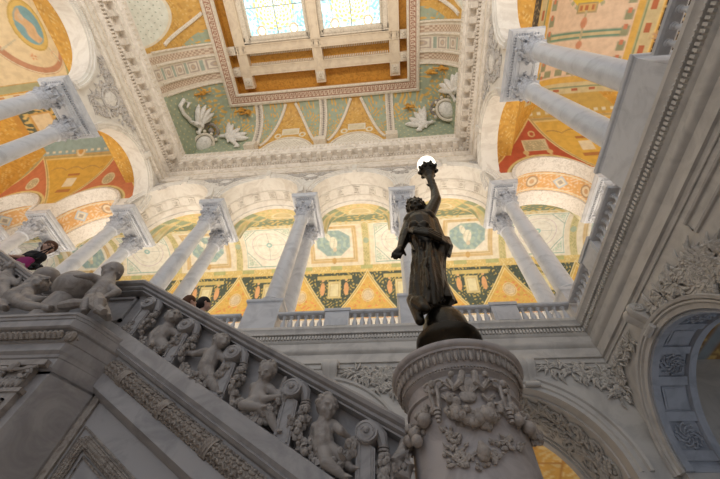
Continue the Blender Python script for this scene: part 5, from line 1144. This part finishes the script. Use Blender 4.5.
# frame mouldings on the lower walls
mb = MB()
for z in (7.12,):
    mb.tube([(XL, YB-.0, z), (XR, YB-.0, z), (XR, -2, z)], .03, 6)
for y0, y1 in ((-2, 4.7),):
    mb.tube([(XR, y0, 6.88), (XR, y1, 6.88), (XR, y1, 6.55), (XR, y0, 6.55)], .05, 6)
for c in (3.35, -2.4):
    for s in (-1, 1): mb.tube([(c+s*.5, YB, 6.95), (c+s*2.9, YB, 6.95), (c+s*2.9, YB, 5.9)], .028, 6)
trim(mb, M_LOW, 'thin frame mouldings on the lower walls of the hall', 'moulding')
# ================================================ winged figures on the ceiling corners
def oncove(x, y, lift=.0):
    d = (float(x)-360)*RV - (float(y)-239.5)*UV + FPX*FV; d = d/d.z
    z = 27.6
    while z < 34.2:
        q = d*z; e = min(YB-.15-q.y, q.x-XL-.15, XR-.15-q.x)
        if e > 0 and z > float(covez(np.array(min(e, EC)))) : break
        if e <= 0: pass
        z += .02
    return d*(z-lift)
def winged(px, sgn, lab):
    """px: dict with chest, head, tail, wing tips (list)"""
    mb = MB(); c, h, t_ = oncove(*px['chest'], .35), oncove(*px['head'], .45), oncove(*px['tail'], .3)
    cap_(mb, c, .30, t_, .16, 12); cap_(mb, c, .24, h, .12, 10); mb.ball(h, .17, 10, m=7); cap_(mb, h, .09, h+(h-c).normalized()*.22+Vector((sgn*.12, 0, -.05)), .03, 6)
    n = len(px['wing'])
    for i, w_ in enumerate(px['wing']):
        tip = oncove(*w_, .35); b = c.lerp(t_, .15+.25*i/n)
        mid = b.lerp(tip, .55)+Vector((0, -.08, -.1)); mb.tube([b, b.lerp(mid, .5), mid, mid.lerp(tip, .6), tip], [.16, .24, .27, .19, .04], 8, .7)
        cap_(mb, b.lerp(tip, .2), .15, b.lerp(tip, .5), .12, 7)
    if 'curl' in px: mb.tube([oncove(*q, .3) for q in px['curl']], [.2]+[.18]*(len(px['curl'])-2)+[.08], 7)
    cap_(mb, c+Vector((0, 0, -.05)), .13, c.lerp(t_, .5)+Vector((sgn*.35, 0, -.2)), .08, 8); cap_(mb, t_, .15, t_+Vector((sgn*.3, 0, -.1)), .08, 8)
    o = fuse(mb, 'winged_figure', M_WHT, .035, None, 1); tag(o, lab, 'winged figure', 'white winged figures in the ceiling corners')
winged(dict(chest=(201, 126), head=(199, 133), tail=(191, 122), wing=[(211, 108), (214, 113), (212, 118), (206, 105), (199, 104)], curl=[(190, 120), (184, 114), (180, 106), (184, 100), (189, 103), (187, 108)]), 1, 'white winged creature left of the wreathed shield in the left ceiling corner')
winged(dict(chest=(227, 136), head=(221, 136), tail=(238, 146), wing=[(229, 122), (233, 124), (240, 128), (247, 133), (249, 138)]), -1, 'white winged creature right of the wreathed shield in the left ceiling corner')
winged(dict(chest=(452, 92), head=(455, 100), tail=(462, 88), wing=[(439, 84), (438, 91), (444, 79), (452, 74), (457, 72)]), -1, 'white winged creature right of the wreathed shield in the right ceiling corner')
winged(dict(chest=(426, 124), head=(432, 122), tail=(418, 130), wing=[(419, 108), (414, 112), (424, 106), (409, 118), (405, 124)]), 1, 'white winged creature left of the wreathed shield in the right ceiling corner')
for (x, y), lab in (((204, 144), 'left'), ((447, 110), 'right')):
    c = oncove(x, y, .5); t = thing('wreathed_shield', (0, 0, 0), 'white oval shield with a leafy wreath in the %s ceiling corner' % lab, 'shield', 'shields in the ceiling corners')
    mb = MB(); f = Vector((-c.x-5, -c.y, -c.z)).normalized(); s = f.cross(Vector((0, 0, 1))).normalized(); u = s.cross(f); M = Matrix((s, f, u)).transposed().to_4x4(); mb.ball(c, (.62, .3, .78), 22, M, 12); mb.build('shield', M_WHT, t)
    mb = MB(); mb.tube([c+s*.78*math.cos(a)+u*.94*math.sin(a) for a in np.linspace(0, 2*PI, 25)], .13, 7); 
    for k in range(5): a = .4+k*.55; mb.ball(c+s*1.1*math.cos(a)+u*1.15*math.sin(a), .16, 7)
    mb.build('rim', M_CRM, t)
    mb = MB(); R = random.Random(3); g = oncove(x+(7 if lab == 'left' else -9), y-(13 if lab == 'left' else 2), .35)
    for k in range(22):
        a = 2*PI*k/22; mb.ball(g+s*.62*math.cos(a)+u*.62*math.sin(a)+f*R.uniform(-.05, .05), R.uniform(.13, .19), 6, m=4)
    mb.ball(g, .3, 8); mb.build('wreath', M_ROPE, t)
# golden putti painted low relief on the green corners
for k, (x, y, s) in enumerate(((203, 93, 1), (248, 112, 1), (241, 110, -1), (432, 72, 1), (408, 106, -1), (442, 68, -1))):
    mb = MB(); c = oncove(x, y, .15); mb.ball(c+Vector((0, 0, .45)), .17, 8); cap_(mb, c+Vector((0, 0, .2)), .22, c-Vector((0, 0, .25)), .18); cap_(mb, c+Vector((.1*s, 0, .2)), .09, c+Vector((.65*s, 0, .35)), .06); cap_(mb, c+Vector((-.1*s, 0, .2)), .09, c+Vector((-.5*s, 0, 0)), .06); cap_(mb, c-Vector((0, 0, .25)), .14, c+Vector((-.5*s, 0, -.65)), .08); cap_(mb, c-Vector((0, 0, .25)), .14, c+Vector((.35*s, 0, -.8)), .08)
    tag(fuse(mb, 'golden_figure', M_GOLD, .04, None, 1), 'small golden figure on green in the %s ceiling corner, %s' % ('left' if x < 300 else 'right', ['topmost', 'lower right one', 'lower left one', 'upper left one', 'lowest', 'upper right one'][k]), 'figure', 'golden figures in the ceiling corners')
# ================================================ rooms behind the lower arches
def low_vault(nm, xs, ys, zf, pat, lab):
    X = xs[:, None]*np.ones((1, len(ys))); Y = ys[None, :]*np.ones((len(xs), 1)); Z = zf(X, Y); c = pat(X, Y); struct(sheet(nm, np.stack([X, Y, Z], -1), c, M_PNT), lab, 'ceiling')
def pat_back(X, Y):
    c = np.ones(X.shape+(3,))*np.array((.70, .42, .10)); c = mixc(c, (.78, .60, .28), orn(X, Y, 1.5, .1)); g = np.minimum(np.abs((X*.8) % 1-.5), np.abs((Y*.8) % 1-.5)); c = mixc(c, (.52, .26, .06), inside(.04-g)); c = mixc(c, (.76, .66, .5), inside(Y-14.6)*inside(15-Y)); return c
low_vault('ceiling_vestibule', np.linspace(-20, 10, 300), np.linspace(12.3, 19, 110), lambda X, Y: 6.35+.9*np.sin(np.clip((Y-12.3)/6.7, 0, 1)*PI), pat_back, 'golden painted ceiling of the vestibule behind the far lower arches')
mb = MB(); mb.box(-20, 10, 18.9, 19.1, -1.6, 6.6); struct(mb.build('wall_vestibule', M_UP), 'back wall of the vestibule', 'wall')
def pat_r(X, Y):
    c = np.ones(X.shape+(3,))*np.array((.34, .18, .06)); c = mixc(c, (.70, .48, .16), orn(X, Y, 2.2, .25)); c = mixc(c, (.60, .40, .14), inside(.05-np.abs((Y*1.4) % 1-.5))); c = mixc(c, (.30, .34, .36), inside(.16-np.abs((X*.9) % 1-.5))); return c
low_vault('ceiling_side_room', np.linspace(7.65, 16, 120), np.linspace(-6, 14, 200), lambda X, Y: 7.15+0*X, pat_r, 'dark golden mosaic ceiling of the room behind the big right arch')
mb = MB(); arch_wall(mb, PRt, 4.3, 5.2, -1.6, 7.15, -6, 14, [(7.5, 2.24, 3.9), (-.75, 2.24, 3.9)]); arc_mould(mb, PRt, 7.5, 3.9, [(2.22, 4.2), (2.12, 4.22), (2.12, 4.45), (2.22, 4.5)]); struct(mb.build('wall_side_room', M_LOWB), 'blue grey arched wall further inside the right-hand room', 'wall')
mb = MB(); mb.box(15.9, 16.1, -6, 14, -1.6, 7.15); struct(mb.build('wall_side_room_end', M_LOW), 'end wall of the right-hand room', 'wall')
mb = MB()
for y in np.arange(4.5, 10.5, .16): mb.ball((10.6, y, 6.9), .03, 6, m=4)
tag(mb.build('lamp_string', M_LAMP), 'string of tiny warm bulbs on the golden ceiling inside the big right arch', 'lights')

# carved underside of the far lower arch
def PSof(u, n, z): a = u/2.35; r = 2.35+n; return (3.35+r*math.cos(a), 11.25+z, 4.0+r*math.sin(a))
mb = MB()
for k in range(12):
    u = .35+k*.6; leaves(mb, PSof, u, 0, .42, 200+k, 26, .10, -.03)
    for s in (-1, 1): spiral(mb, PSof, u, s*.42, .28, 1.4, s, k, .06)
tag(mb.build('soffit_relief', M_REL), 'carved scrolls on the dark underside of the far lower arch right of the round pedestal', 'relief')
mb = MB()
for z in (-.9, .9): arc_mould(mb, PB, 3.35, 4.0, [(2.36, 11.25+z-.06), (2.30, 11.25+z-.04), (2.30, 11.25+z+.04), (2.36, 11.25+z+.06)])
trim(mb, M_LOW, 'raised edges on the underside of the far lower arch', 'moulding')
# ================================================ light
w = bpy.data.worlds.new('world'); SC.world = w; w.use_nodes = True
w.node_tree.nodes['Background'].inputs[0].default_value = (.88, .92, 1.0, 1); w.node_tree.nodes['Background'].inputs[1].default_value = .60
def area(name, loc, rot, sx, sy, e, c):
    l = bpy.data.lights.new(name, 'AREA'); l.shape = 'RECTANGLE'; l.size = sx; l.size_y = sy; l.energy = e; l.color = c
    o = bpy.data.objects.new(name, l); COL.objects.link(o); o.location = loc; o.rotation_euler = rot; return o
WARM = (1.0, .86, .70)
area('gallery_upfill', (-5.5, 18.3, 9.2), (PI, 0, 0), 44, 5, 4700, WARM)  # added warm fill facing up from the gallery floor, no real fixture
area('gallery_upfill', (14, -1, 9.2), (PI, 0, 0), 7, 16, 1500, WARM)  # same added upward fill in the two side galleries
area('gallery_upfill', (-25, -1, 9.2), (PI, 0, 0), 7, 16, 1500, WARM)
area('vestibule_lamp', (0, 16.3, 3.2), (PI, 0, 0), 18, 1.5, 130, (1, .72, .40))
area('side_room_lamp', (10, 6, 0.5), (PI, 0, 0), 3, 8, 60, (.8, .88, 1))
area('south_upfill', (-5.4, -15, 15), (math.radians(180-24), 0, 0), 20, 5, 3400, (1, .93, .84))  # unseen fill added at the south to brighten ceiling, cornice and upper walls
vs = SC.view_settings; SC.display_settings.display_device = 'sRGB'
vs.view_transform = 'Standard'; vs.look = 'None'; vs.gamma = 1; vs.use_curve_mapping = False; vs.exposure = 0.0
